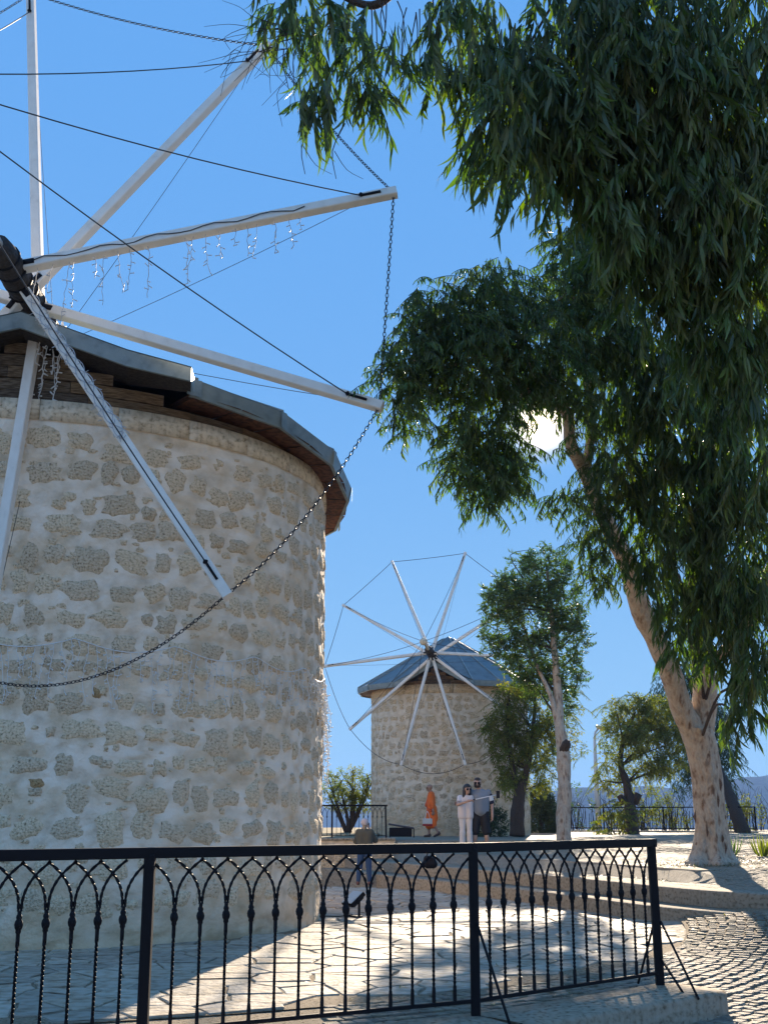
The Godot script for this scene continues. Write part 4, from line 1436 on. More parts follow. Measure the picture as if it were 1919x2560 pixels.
	# bare twigs at the left end, one hanging bunch of them lower down
	for k in 12:
		var a := Vector3(-1.0 + rf(-0.1, 0.15), 9.2 + rf(-0.2, 0.15), -10.6)
		var p := [[a.x, a.y, a.z, 0.007]]
		var d := Vector3(rf(-1.0, -0.5), rf(-0.4, 0.25), rf(-0.2, 0.2)) if k < 9 else Vector3(rf(-0.2, 0.2), -1.0, 0)
		for i in 4:
			a += d * rf(0.14, 0.26)
			d = (d + Vector3(rf(-0.4, 0.4), rf(-0.5, 0.25), rf(-0.2, 0.2))).normalized()
			p.append([a.x, a.y, a.z, 0.005 - 0.001 * i])
		var tw := limb(t, "twig", p, M.twig, 4, 0.0, 3)
		for i in 2:
			var q = p[1 + i]
			limb(t, "twig", [[q[0], q[1], q[2], 0.004], [q[0] + rf(-0.25, 0.1), q[1] + rf(-0.3, 0.02), q[2], 0.003], [q[0] + rf(-0.35, 0.1), q[1] + rf(-0.5, -0.1), q[2], 0.002]], M.twig, 4, 0.0, 3)
	for k in 14:
		var a := Vector3(rf(-0.2, 0.5), 9.35, rf(-10.5, -10.1))
		limb(t, "twig", [[a.x, a.y, a.z, 0.007], [a.x + rf(-0.1, 0.1), a.y - rf(0.2, 0.4), a.z, 0.005], [a.x + rf(-0.15, 0.15), a.y - rf(0.5, 0.9), a.z, 0.003]], M.twig, 4, 0.0, 3)
	for e in [[-0.78, 8.2], [-0.48, 8.15]]:
		limb(t, "twig", [[e[0] + 0.1, e[1], -10.5, 0.006], [e[0] - 0.02, e[1] - 0.3, -10.5, 0.005], [e[0] + 0.02, e[1] - 0.6, -10.5, 0.003]], M.twig, 4, 0.0, 3)
		limb(t, "twig", [[e[0], e[1] - 0.3, -10.5, 0.004], [e[0] + 0.12, e[1] - 0.5, -10.5, 0.003], [e[0] + 0.28, e[1] - 0.6, -10.5, 0.002]], M.twig, 4, 0.0, 3)

	# the slender eucalyptus behind the couple
	t = thing("eucalyptus_tree", "slender eucalyptus with bent pale trunk and rounded open crown beside the far mill", "tree", Vector3(4.49, 0.72, -31.2), "eucalyptus trees")
	trunk = limb(t, "trunk", TA_T, M.pale_bark, 14, 0.22, 6)
	limb(t, "branch", TA_B, M.pale_bark, 8, 0.15, 5)
	var stub := fresh()
	tube(stub, PackedVector3Array([Vector3(0.12, 2.45, -0.72), Vector3(0.24, 2.66, -0.62), Vector3(0.27, 2.76, -0.58)]), [0.12, 0.12, 0.06], 10, 0.3)
	put("branch_stub", stub, M.dark_bark, trunk)
	boughs(t, TA_T.slice(4), TA, M.dark_bark, 0.04)
	crown(t, TA, bushy + small, M.leaf_small, 135.0, 0.8, 1.3, true)
	for k in 9:
		var e = TA[rng.randi() % TA.size()]
		limb(t, "twig", [[e[0], e[1], e[2], 0.02], [e[0] + rf(-0.5, 0.6), e[1] + rf(0.4, 0.8), e[2], 0.012], [e[0] + rf(-0.9, 1.1), e[1] + rf(0.6, 1.5), e[2], 0.005]], M.twig, 4, 0.0, 3)

	# the feathery two-stemmed tree in front of the far mill
	t = thing("pepper_tree", "feathery bright green pepper tree with dark forked trunk against the far mill", "tree", Vector3(4.09, 0.9, -38.4))
	limb(t, "trunk", TB_T, M.dark_bark, 12, 0.25, 6)
	limb(t, "branch", TB_B, M.dark_bark, 8, 0.2, 5)
	boughs(t, TB_T.slice(2), TB, M.dark_bark, 0.03)
	crown(t, TB, feather + bushy, M.leaf_light, 150.0, 0.9, 1.35)

	# the dark-trunked tree in the middle distance
	t = thing("pepper_tree", "spreading green tree with knobbly dark trunk between the slender and the huge eucalyptus", "tree", Vector3(9.0, 0.86, -45.2))
	trunk = limb(t, "trunk", TC_T, M.dark_bark, 12, 0.3, 6)
	stub = fresh()
	tube(stub, PackedVector3Array([Vector3(-0.2, 1.15, -0.3), Vector3(-0.36, 1.45, -0.3)]), [0.16, 0.13], 8, 0.3)
	tube(stub, PackedVector3Array([Vector3(0.15, 1.15, -0.3), Vector3(0.34, 1.5, -0.3)]), [0.16, 0.13], 8, 0.3)
	put("branch_stub", stub, M.dark_bark, trunk)
	boughs(t, TC_T.slice(3), TC, M.dark_bark, 0.05)
	crown(t, TC, feather + bushy, M.leaf_light, 120.0, 1.1, 1.6)

	# the tall tree behind it, leaning
	t = thing("pine_tree", "tall dark leaning pine behind the huge eucalyptus trunk", "tree", Vector3(13.83, 0.8, -48.0))
	limb(t, "trunk", TD_T, M.dark_bark, 12, 0.25, 6)
	boughs(t, TD_T.slice(2), TD, M.dark_bark, 0.06)
	crown(t, TD, feather, M.leaf_dark, 50.0, 1.4, 2.0)

	# shrubs
	t = thing("shrub", "round many-stemmed shrub with thin yellow-green leaves behind the left railing", "shrub", Vector3(-1.25, 0.98, -44.0))
	for k in 9:
		var b = LBUSH[k % LBUSH.size()]
		limb(t, "stem", [[-1.25 + rf(-0.1, 0.1), 0.95, -44.0, 0.09], [lerpf(-1.25, b[0], 0.5) + rf(-0.1, 0.1), 1.5, -44.0, 0.06], [b[0] + rf(-0.3, 0.3), b[1] + rf(-0.2, 0.5), b[2], 0.02]], M.dark_bark, 6, 0.2, 4)
	for k in 26:
		var b = LBUSH[rng.randi() % LBUSH.size()]
		limb(t, "twig", [[b[0], b[1] - 0.2, b[2], 0.02], [b[0] + rf(-0.4, 0.4), b[1] + rf(0.1, 0.5), b[2], 0.012], [b[0] + rf(-0.5, 0.5), b[1] + rf(0.2, 0.55), b[2], 0.006]], M.twig, 4, 0.0, 3)
	crown(t, LBUSH, bushy, M.leaf_light, 85.0, 0.7, 1.1, true)
	t = thing("shrub", "dense dark rounded evergreen shrub between the pepper tree and the slender eucalyptus", "shrub", Vector3(6.05, 0.95, -48.0))
	limb(t, "stem", [[6.05, 0.9, -48.0, 0.12], [6.05, 1.6, -48.0, 0.08]], M.dark_bark, 6)
	crown(t, [[6.05, 1.55, -48.0, 0.72, 0.75, 0.7, 1.0], [6.05, 2.15, -48.0, 0.5, 0.6, 0.5, 1.0], [6.5, 1.35, -48.0, 0.4, 0.45, 0.5, 1.0]], bushy, M.leaf_dark, 260.0, 0.8, 1.2, true, 0.75)
	t = thing("shrub", "dark glossy shrub at the foot of the far mill behind the bearded man", "shrub", Vector3(3.35, 0.95, -39.6))
	limb(t, "stem", [[3.35, 0.9, -39.6, 0.05], [3.4, 1.4, -39.6, 0.03]], M.dark_bark, 6)
	crown(t, [[3.1, 1.35, -39.6, 0.35, 0.5, 0.35, 1.0], [3.6, 1.3, -39.6, 0.35, 0.45, 0.35, 1.0], [3.35, 1.75, -39.6, 0.3, 0.35, 0.3, 0.9]], bushy, M.leaf_dark, 190.0, 0.8, 1.2, true)
	t = thing("shrub", "leafy bright green shrub growing at the foot of the dark-trunked tree", "shrub", Vector3(8.35, 0.9, -44.5))
	for k in 8:
		limb(t, "stem", [[8.35 + rf(-0.4, 0.4), 0.88, -44.5, 0.02], [8.35 + rf(-0.6, 0.6), 1.5, -44.5, 0.012], [8.3 + rf(-0.9, 0.8), 1.9 + rf(0, 0.5), -44.5, 0.006]], M.twig, 4, 0.0, 3)
	crown(t, [[8.0, 1.35, -44.5, 0.6, 0.5, 0.45, 1.0], [8.7, 1.4, -44.5, 0.5, 0.5, 0.45, 1.0], [8.4, 1.8, -44.5, 0.5, 0.45, 0.4, 0.8]], small, M.leaf_light, 80.0, 0.8, 1.3)
	# thin scrub along the far railing
	var xs := [7.6, 8.6, 10.3, 11.2, 12.1, 13.0, 15.4, 16.6]
	var looks := ["thin greyish scrub behind the far railing, nearest to the slender eucalyptus", "thin greyish scrub behind the far railing and the street lamp", "greenish scrub behind the far railing, right of the knobbly dark trunk", "broad loose scrub behind the far railing in the middle of the gap", "yellow-green scrub behind the far railing, left of the huge eucalyptus trunk", "dark scrub half hidden behind the huge eucalyptus trunk", "low scrub right of the leaning pine trunk", "sparse scrub at the right edge beyond the end of the railing"]
	for k in xs.size():
		var x: float = xs[k]
		t = thing("scrub", looks[k], "scrub", Vector3(x, 0.9, -55.0), "scrub behind the far railing")
		for i in 26:
			var bx := x + rf(-0.75, 0.75)
			limb(t, "stem", [[bx, 0.85, -55.0, 0.016], [bx + rf(-0.25, 0.25), 1.5 + rf(0, 0.4), -55.0 + rf(-0.3, 0.3), 0.011], [bx + rf(-0.5, 0.5), 1.9 + rf(0, 1.0), -55.0, 0.005]], M.twig, 4, 0.0, 3)
		crown(t, [[x + rf(-0.3, 0.3), 1.5, -55.0, rf(0.7, 1.0), 0.6, 0.5, 1.0], [x + rf(-0.5, 0.5), 2.1 + rf(-0.2, 0.5), -55.0, rf(0.5, 0.8), rf(0.4, 0.7), 0.5, 0.7]], bushy, M.leaf_light if k > 1 else M.leaf_small, 22.0 if k > 1 else 9.0, 0.9, 1.5, true)
	# strap-leaved plants by the great trunk
	for k in 3:
		var c: Vector3 = [Vector3(7.55, 0.78, -25.0), Vector3(7.0, 0.76, -25.4), Vector3(8.1, 0.78, -24.6)][k]
		t = thing("strap_leaf_plant", ["clump of arching strap leaves at the right edge beside the huge trunk", "low dark clump of strap leaves just right of the huge trunk's foot", "clump of strap leaves cut by the right edge of the picture"][k], "plant", c, "strap-leaved plants in the bed by the trunk")
		for i in 34:
			var a := rf(0, TAU)
			var st := fresh()
			var l := rf(0.3, 0.62)
			leaf_into(st, Vector3(cos(a) * 0.06, 0.0, sin(a) * 0.06), (Vector3.UP + Vector3(cos(a), 0, sin(a)) * rf(0.3, 1.0)).normalized(), Vector3(-sin(a), 0, cos(a)), l, 0.035, rf(-0.2, 0.2), Color.WHITE)
			put("leaf", st, M.leaf_light if k != 1 else M.leaf, t)

# ---------------------------------------------------------------- iron fences

# a twisted square bar standing on the origin
func twisted_bar(h: float, w: float, turns: float, y0: float, y1: float) -> Mesh:
	var st := fresh()
	flat(st)
	var n := 26
	var rings := []
	for i in n + 1:
		var t := float(i) / n
		var y := h * t
		var a := TAU * turns * clampf((y - y0) / (y1 - y0), 0.0, 1.0)
		var ring := []
		for k in 4: ring.append(Vector3(cos(a + PI / 4 + k * PI / 2) * w * 0.707, y, sin(a + PI / 4 + k * PI / 2) * w * 0.707))
		rings.append(ring)
	for i in n:
		for k in 4:
			var j := (k + 1) % 4
			quad(st, rings[i][k], rings[i + 1][k], rings[i + 1][j], rings[i][j])
	st.generate_normals()
	return st.commit()

func arch_bar(span: float, y0: float, y1: float, w: float, steps := 14, turned := true) -> Mesh:
	var st := fresh()
	flat(st)
	var pts := PackedVector3Array()
	for i in steps + 1:
		var f := float(i) / steps
		pts.append(Vector3(span * pow(f, 2.5) + signf(span) * w * 0.55, lerpf(y0, y1, f), 0.0))
	var rings := []
	for i in steps + 1:
		var tn := (pts[min(i + 1, steps)] - pts[max(i - 1, 0)]).normalized()
		var x := tn.cross(Vector3.BACK).normalized()
		var a := i * 0.75 if turned else 0.0
		var ring := []
		for k in 4:
			var q := a + PI / 4 + k * PI / 2
			ring.append(pts[i] + (x * cos(q) + Vector3.BACK * sin(q)) * w * 0.62)
		rings.append(ring)
	for i in steps:
		for k in 4:
			var j := (k + 1) % 4
			quad(st, rings[i][k], rings[i + 1][k], rings[i + 1][j], rings[i][j])
	st.generate_normals()
	return st.commit()

# posts: points on the ground; k scales the ironwork
func arched_fence(t: Node3D, posts: Array, h: float, k: float, per: int, low: float) -> void:
	var o := t.position
	var pick := twisted_bar(h * 0.71 - low, 0.021 * k, 4.0, 0.12 * k, 0.62 * k)
	var kst := fresh()
	lathe(kst, Vector3(0, 0, 0), [[0.013 * k, -0.06 * k], [0.02 * k, -0.05 * k], [0.018 * k, -0.036 * k], [0.026 * k, -0.024 * k], [0.030 * k, -0.002 * k], [0.026 * k, 0.018 * k], [0.017 * k, 0.03 * k], [0.021 * k, 0.042 * k], [0.018 * k, 0.056 * k], [0.012 * k, 0.062 * k]], 10)
	kst.generate_normals()
	var knob := kst.commit()
	for i in posts.size():
		var st := fresh()
		flat(st)
		var p: Vector3 = posts[i] - o
		var lean := Vector3(0.02, 0, 0.0) if i == posts.size() - 1 else Vector3.ZERO
		bar(st, p - Vector3.UP * 0.1, p + Vector3.UP * (h - 0.03 * k) - lean, 0.075 * k, 0.075 * k, Vector3.BACK, 0.006 * k)
		put("post", st, M.iron, t)
	for i in posts.size() - 1:
		var a: Vector3 = posts[i] - o; var b: Vector3 = posts[i + 1] - o
		var along := (b - a).normalized()
		var st := fresh()
		flat(st)
		bar(st, a + Vector3.UP * (h - 0.02 * k) - along * 0.03, b + Vector3.UP * (h - 0.02 * k) + along * 0.035, 0.055 * k, 0.075 * k, Vector3.UP, 0.006 * k)
		put("top_rail", st, M.iron, t)
		st = fresh()
		flat(st)
		bar(st, a + Vector3.UP * low, b + Vector3.UP * low, 0.025 * k, 0.03 * k, Vector3.UP, 0.004 * k)
		put("bottom_rail", st, M.iron, t)
		var gap := a.distance_to(b) / per
		var y0 := h * 0.71; var y1 := h - 0.065 * k
		var right := arch_bar(gap, y0, y1, 0.018 * k)
		var left := arch_bar(-gap, y0, y1, 0.018 * k)
		var yaw := atan2(-along.z, along.x)
		for j in range(1, per):
			var p := a.lerp(b, float(j) / per)
			var c := put_mesh("picket", pick, M.iron, t, p + Vector3.UP * low)
			c.rotation.y = yaw
			put_mesh("knob", knob, M.iron, c, Vector3(0, h * 0.648 - low, 0))
			put_mesh("arch", right, M.iron, c, Vector3(0, -low, 0))
			put_mesh("arch", left, M.iron, c, Vector3(0, -low, 0.0015))

func fences() -> void:
	var g0 := 0.06
	var t := thing("iron_fence", "black wrought iron fence of twisted pickets and crossing arches across the foreground", "fence", Vector3(0.73, g0, -10.29), "iron fences")
	arched_fence(t, [Vector3(-5.9, g0, -6.0), Vector3(-3.75, g0, -7.45), Vector3(-1.65, g0, -8.86), Vector3(0.73, g0, -10.29), Vector3(2.59, g0, -12.06)], 1.30, 1.0, 14, 0.10)
	for e in [[Vector3(0.75, 0.75, -10.25), Vector3(0.95, 0.03, -9.55)], [Vector3(2.62, 0.62, -12.03), Vector3(2.78, 0.02, -11.40)], [Vector3(2.57, 0.62, -12.08), Vector3(2.44, 0.03, -12.35)], [Vector3(2.60, 0.3, -12.05), Vector3(2.70, 0.02, -11.55)]]:
		var st := fresh()
		tube(st, PackedVector3Array([e[0] - t.position, e[1] - t.position]), [0.012], 6)
		put("brace", st, M.iron, t)
	# concrete kerb under it
	var pts := [Vector3(-5.9, 0, -6.0), Vector3(-3.75, 0, -7.45), Vector3(-1.65, 0, -8.86), Vector3(0.73, 0, -10.29), Vector3(2.72, 0, -12.18)]
	for i in pts.size() - 1:
		var a: Vector3 = pts[i]; var b: Vector3 = pts[i + 1]
		var along := (b - a).normalized()
		var out := Vector3(-along.z, 0, along.x)
		var st := fresh()
		var n := 14
		for k in n:
			var u := float(k) / n; var v := float(k + 1) / n
			var row := []
			for w in [u, v]:
				var c := a.lerp(b, w)
				var j := 0.02 * noise.get_noise_2d(c.x * 4.0, c.z * 4.0)
				row.append([c - out * (0.10 + j) + Vector3(0, -0.03, 0), c - out * (0.09 + j) + Vector3(0, 0.05, 0), c + out * 0.2 + Vector3(0, 0.055 + j * 0.4, 0), c + out * (0.56 + j) + Vector3(0, 0.045, 0), c + out * (0.585 + j) + Vector3(0, 0.015, 0), c + out * (0.60 + j * 2.0) + Vector3(0, -0.35, 0)])
			for q in 5: quad(st, row[0][q], row[0][q + 1], row[1][q + 1], row[1][q])
			if k == 0 or k == n - 1:
				var e: Array = row[0] if k == 0 else row[1]
				for q in range(1, 5): tri(st, e[0], e[q], e[q + 1])
		structure(put("kerb", st, M.concrete))
	# the low fence on the retaining wall
	t = thing("iron_fence", "low black arched iron fence on top of the stone retaining wall at left", "fence", Vector3(0.06, 1.0, -33.62), "iron fences")
	arched_fence(t, [Vector3(-3.0, 1.0, -33.62), Vector3(-1.4, 1.0, -33.62), Vector3(0.06, 1.0, -33.62)], 0.86, 0.62, 12, 0.06)
	# the far railing on its low wall
	t = thing("iron_fence", "distant black railing of thin upright bars along the edge of the hilltop", "fence", Vector3(6.8, 1.0, -52.0), "iron fences")
	var far := [Vector3(4.5, 1.0, -52.5), Vector3(6.8, 1.0, -52.2), Vector3(9.1, 1.0, -51.6), Vector3(11.3, 1.0, -50.4), Vector3(12.9, 1.0, -49.2), Vector3(14.3, 1.0, -48.0)]
	for i in far.size():
		var st := fresh()
		flat(st)
		bar(st, far[i] - t.position, far[i] - t.position + Vector3.UP * 0.92, 0.05, 0.05, Vector3.BACK)
		put("post", st, M.iron, t)
		if i == far.size() - 1: continue
		var a: Vector3 = far[i] - t.position; var b: Vector3 = far[i + 1] - t.position
		for y in [0.9, 0.08]:
			st = fresh()
			flat(st)
			bar(st, a + Vector3.UP * y, b + Vector3.UP * y, 0.035, 0.04)
			put("rail", st, M.iron, t)
		for j in range(1, 16):
			st = fresh()
			flat(st)
			var p := a.lerp(b, j / 16.0)
			bar(st, p + Vector3.UP * 0.08, p + Vector3.UP * (0.66 + 0.1 * (j % 2)), 0.018, 0.018, Vector3.BACK)
			put("picket", st, M.iron, t)
		# the low wall
		var w := fresh()
		flat(w)
		bar(w, far[i] + Vector3(0, -0.22, 0.1), far[i + 1] + Vector3(0, -0.22, 0.1), 0.30, 0.42, Vector3.UP, 0.02)
		tag(put("low_wall", w, M.old_wall), ["low grey wall under the far railing, hidden behind the pepper tree", "low grey wall under the far railing beside the dark rounded shrub", "low grey wall under the far railing behind the bright green shrub", "low grey wall under the far railing left of the huge trunk", "low grey wall under the far railing at its right end"][i], "wall", "low walls under the far railing")

# ---------------------------------------------------------------- retaining wall of stones

func back_wall() -> void:
	var t := thing("retaining_wall", "weathered stone retaining wall under the low fence behind the photographer in jeans", "wall", Vector3(-2.8, 0, -33.5))
	var st := fresh()
	flat(st)
	box(st, Transform3D(Basis(), Vector3(0.0, 0.45, -0.1)), Vector3(6.2, 1.02, 0.3), 0.01)
	put("core", st, M.far_plaster, t)
	var y := -0.04
	while y < 0.86:
		var h := rf(0.16, 0.26)
		var x := -3.1
		while x < 3.05:
			var w := minf(rf(0.2, 0.5), 3.1 - x)
			st = fresh()
			flat(st)
			box(st, Transform3D(Basis.from_euler(Vector3(0, 0, rf(-0.03, 0.03))), Vector3(x + w * 0.5, y + h * 0.5, 0.05 + rf(0, 0.02))), Vector3(w - 0.03, minf(h, 0.9 - y) - 0.025, 0.05), 0.02)
			if x + w > 0.3: put("stone", st, M.far_stone[rng.randi() % 4], t)
			x += w
		y += h
	st = fresh()
	flat(st)
	box(st, Transform3D(Basis(), Vector3(0.0, 0.975, -0.08)), Vector3(6.24, 0.06, 0.42), 0.015)
	put("coping", st, M.concrete, t)
	t = thing("stone_ledge", "short pale stone ledge beyond the steps, right of the retaining wall", "ledge", Vector3(1.1, 0.6, -33.4))
	st = fresh()
	flat(st)
	box(st, Transform3D(Basis(), Vector3(0.0, 0.12, 0.0)), Vector3(1.5, 0.36, 0.5), 0.02)
	put("block", st, M.old_wall, t)
	for k in 4:
		st = fresh()
		flat(st)
		box(st, Transform3D(Basis(), Vector3(-0.57 + 0.38 * k, 0.13, 0.25)), Vector3(0.35, 0.27, 0.04), 0.015)
		put("stone", st, M.far_stone[k], t)

# ---------------------------------------------------------------- people

# one skin round tapered bones [a, b, radius a, radius b], joined smoothly, as surface nets
func skin(st: SurfaceTool, bones: Array, cell: float, k: float) -> void:
	var lo := Vector3(1e9, 1e9, 1e9); var hi := -lo
	for b in bones:
		var r: float = maxf(b[2], b[3]) + cell * 2.5
		for p in [b[0], b[1]]:
			lo = lo.min(p - Vector3.ONE * r); hi = hi.max(p + Vector3.ONE * r)
	var nx := int((hi.x - lo.x) / cell) + 2; var ny := int((hi.y - lo.y) / cell) + 2; var nz := int((hi.z - lo.z) / cell) + 2
	var f := PackedFloat32Array()
	f.resize(nx * ny * nz)
	f.fill(10.0)
	for b in bones:
		var pa: Vector3 = b[0]; var pb: Vector3 = b[1]
		var ra: float = b[2]; var rb: float = b[3]
		var ab := pb - pa
		var l2 := maxf(ab.length_squared(), 1e-9)
		var reach := maxf(ra, rb) + k + cell * 2.0
		var mn := (pa.min(pb) - Vector3.ONE * reach - lo) / cell
		var mx := (pa.max(pb) + Vector3.ONE * reach - lo) / cell
		for z in range(max(0, int(mn.z)), min(nz, int(mx.z) + 2)):
			for y in range(max(0, int(mn.y)), min(ny, int(mx.y) + 2)):
				var row := (z * ny + y) * nx
				for x in range(max(0, int(mn.x)), min(nx, int(mx.x) + 2)):
					var p := lo + Vector3(x, y, z) * cell
					var t := clampf((p - pa).dot(ab) / l2, 0.0, 1.0)
					var d := p.distance_to(pa + ab * t) - lerpf(ra, rb, t)
					var o := f[row + x]
					var h := maxf(k - absf(d - o), 0.0) / k
					f[row + x] = minf(d, o) - h * h * k * 0.25
	var vert := {}
	var pos := PackedVector3Array()
	var step := [1, nx, nx * ny]
	for z in nz - 1:
		for y in ny - 1:
			for x in nx - 1:
				var i := (z * ny + y) * nx + x
				var s := 0
				var c := PackedFloat32Array([f[i], f[i + 1], f[i + nx], f[i + nx + 1], f[i + step[2]], f[i + step[2] + 1], f[i + step[2] + nx], f[i + step[2] + nx + 1]])
				for q in 8: if c[q] < 0.0: s |= 1 << q
				if s == 0 or s == 255: continue
				var sum := Vector3.ZERO
				var n := 0
				for e in [[0, 1], [2, 3], [4, 5], [6, 7], [0, 2], [1, 3], [4, 6], [5, 7], [0, 4], [1, 5], [2, 6], [3, 7]]:
					var a := c[e[0]]; var b := c[e[1]]
					if (a < 0.0) == (b < 0.0): continue
					var t := a / (a - b)
					var p := Vector3(e[0] & 1, (e[0] >> 1) & 1, e[0] >> 2)
					var q := Vector3(e[1] & 1, (e[1] >> 1) & 1, e[1] >> 2)
					sum += p.lerp(q, t)
					n += 1
				vert[i] = pos.size()
				pos.append(lo + (Vector3(x, y, z) + sum / n) * cell)
	for i in vert:
		for a in 3:
			var j: int = i + step[a]
			if j >= f.size() or (f[i] < 0.0) == (f[j] < 0.0): continue
			var u: int = step[(a + 1) % 3]; var v: int = step[(a + 2) % 3]
			if not (vert.has(i - u) and vert.has(i - v) and vert.has(i - u - v)): continue
			var q := [pos[vert[i]], pos[vert[i - u]], pos[vert[i - u - v]], pos[vert[i - v]]]
			if f[i] < 0.0: quad(st, q[0], q[3], q[2], q[1])
			else: quad(st, q[0], q[1], q[2], q[3])

func head_bones(c: Vector3, r: float, face: Vector3) -> Array:
	var s := face.cross(Vector3.UP).normalized()
	var u := Vector3.UP
	var e := []
	e.append([c + u * r * 0.35 - face * r * 0.12, c + u * r * 0.28 + face * r * 0.1, r * 0.80, r * 0.76])
	e.append([c - u * r * 0.25 + face * r * 0.22, c - u * r * 0.62 + face * r * 0.40, r * 0.60, r * 0.36])      # jaw
	e.append([c + u * r * 0.12 + face * r * 0.86, c - u * r * 0.16 + face * r * 1.02, r * 0.09, r * 0.15])        # nose
	for q in [-1.0, 1.0]:
		e.append([c + u * r * 0.24 + face * r * 0.80 + s * q * r * 0.16, c + u * r * 0.24 + face * r * 0.68 + s * q * r * 0.46, r * 0.11, r * 0.10])   # brow
		e.append([c + s * q * r * 0.74 + u * r * 0.15 - face * r * 0.05, c + s * q * r * 0.72 - u * r * 0.2, r * 0.14, r * 0.10])                       # ear
	e.append([c - u * r * 0.40 + face * r * 0.80 - s * r * 0.16, c - u * r * 0.40 + face * r * 0.80 + s * r * 0.16, r * 0.09, r * 0.09])             # mouth
	return e

# a hand at the end of a forearm: palm, four unequal fingers bent at the knuckle, thumb from the side
func hand_bones(w: Vector3, dir: Vector3, palm: Vector3, s: float, curl: float) -> Array:
	var side := dir.cross(palm).normalized()
	var e := []
	for k in 4: e.append([w + side * s * (0.12 - 0.08 * k) * 0.6, w + dir * s * 0.48 + side * s * (0.18 - 0.12 * k), s * 0.085, s * 0.075])
	for k in 4:
		var b: Vector3 = w + dir * s * 0.48 + side * s * (0.18 - 0.12 * k)
		var l: float = s * [0.36, 0.42, 0.38, 0.29][k]
		var m: Vector3 = b + (dir * cos(curl * 0.6) + palm * sin(curl * 0.6)).normalized() * l * 0.5
		e.append([b, m, s * 0.062, s * 0.055])
		e.append([m, m + (dir * cos(curl * 1.5) + palm * sin(curl * 1.5)).normalized() * l * 0.5, s * 0.055, s * 0.045])
	var tb := w + dir * s * 0.12 + side * s * 0.16
	var tm := tb + (side * 0.8 + dir * 0.7 + palm * 0.3).normalized() * s * 0.22
	e.append([tb, tm, s * 0.075, s * 0.065])
	e.append([tm, tm + (dir + palm * 0.6).normalized() * s * 0.2, s * 0.062, s * 0.05])
	return e

# J holds joints in metres for a person facing +z; returns the root with a continuous body
func person(label: String, at: Vector3, yaw: float, J: Dictionary, skin_m: Material) -> Node3D:
	var t := thing("person", label, "person", at)
	t.rotation.y = yaw
	var h: float = J.h
	var b := []
	for s in ["l", "r"]:
		b.append([J["hip_" + s], J["knee_" + s], h * 0.047, h * 0.031])
		b.append([J["knee_" + s], J["knee_" + s].lerp(J["ank_" + s], 0.4), h * 0.031, h * 0.032])
		b.append([J["knee_" + s].lerp(J["ank_" + s], 0.4), J["ank_" + s], h * 0.031, h * 0.02])
		b.append([J["ank_" + s], J["toe_" + s], h * 0.022, h * 0.016])
		b.append([J["sho_" + s], J["elb_" + s], h * 0.029, h * 0.023])
		b.append([J["elb_" + s], J["wri_" + s], h * 0.024, h * 0.016])
		b.append([J["hip_" + s] + Vector3(0, h * 0.02, 0), J["sho_" + s].lerp(J.chest, 0.45) - Vector3(0, h * 0.03, 0), h * 0.058, h * 0.055])
		b.append([J["sho_" + s], J.chest + Vector3(0, h * 0.06, 0), h * 0.030, h * 0.045])
	b.append([J.chest, J.neck, h * 0.05, h * 0.032])
	b.append([J.neck, J.head - Vector3(0, h * 0.03, 0), h * 0.032, h * 0.03])
	b.append([J.head + Vector3(0, h * 0.01, 0), J.head + Vector3(0, h * 0.02, 0), h * 0.05, h * 0.05])
	for s in ["l", "r"]: b.append([J["wri_" + s], J["wri_" + s] + J["hand_" + s] * h * 0.03, h * 0.017, h * 0.018])
	var st := fresh()
	skin(st, b, 0.016, 0.03)
	skin(st, head_bones(J.head, h * 0.064, J.face), 0.0065, 0.012)
	for s in ["l", "r"]: skin(st, hand_bones(J["wri_" + s] + J["hand_" + s] * h * 0.012, J["hand_" + s], J["palm_" + s], h * 0.105, J.get("curl_" + s, 0.7)), 0.005, 0.008)
	put("body", st, skin_m, t)
	return t

func cloth(t: Node3D, called: String, bones: Array, m: Material, k := 0.03, cell := 0.016) -> MeshInstance3D:
	var st := fresh()
	skin(st, bones, cell, k)
	return put(called, st, m, t)

# joints of someone standing, to be bent afterwards
func stand(h: float, wide := 1.0) -> Dictionary:
	var J := {"h": h, "neck": Vector3(0, 0.845, 0) * h, "chest": Vector3(0, 0.74, 0) * h, "head": Vector3(0, 0.925, 0.012) * h, "face": Vector3.BACK}
	for s in [["l", -1.0], ["r", 1.0]]:
		var n: String = s[0]; var q: float = s[1]
		J["hip_" + n] = Vector3(0.052 * q, 0.52, 0) * h
		J["knee_" + n] = Vector3(0.055 * q, 0.285, 0.012) * h
		J["ank_" + n] = Vector3(0.06 * q, 0.045, -0.01) * h
		J["toe_" + n] = Vector3(0.07 * q, 0.02, 0.09) * h
		J["sho_" + n] = Vector3(0.105 * q * wide, 0.81, 0) * h
		J["elb_" + n] = Vector3(0.135 * q * wide, 0.635, -0.02) * h
		J["wri_" + n] = Vector3(0.14 * q * wide, 0.49, 0.02) * h
		J["hand_" + n] = Vector3(0, -1, 0.1).normalized()
		J["palm_" + n] = Vector3(-q, 0, 0.2).normalized()
	return J

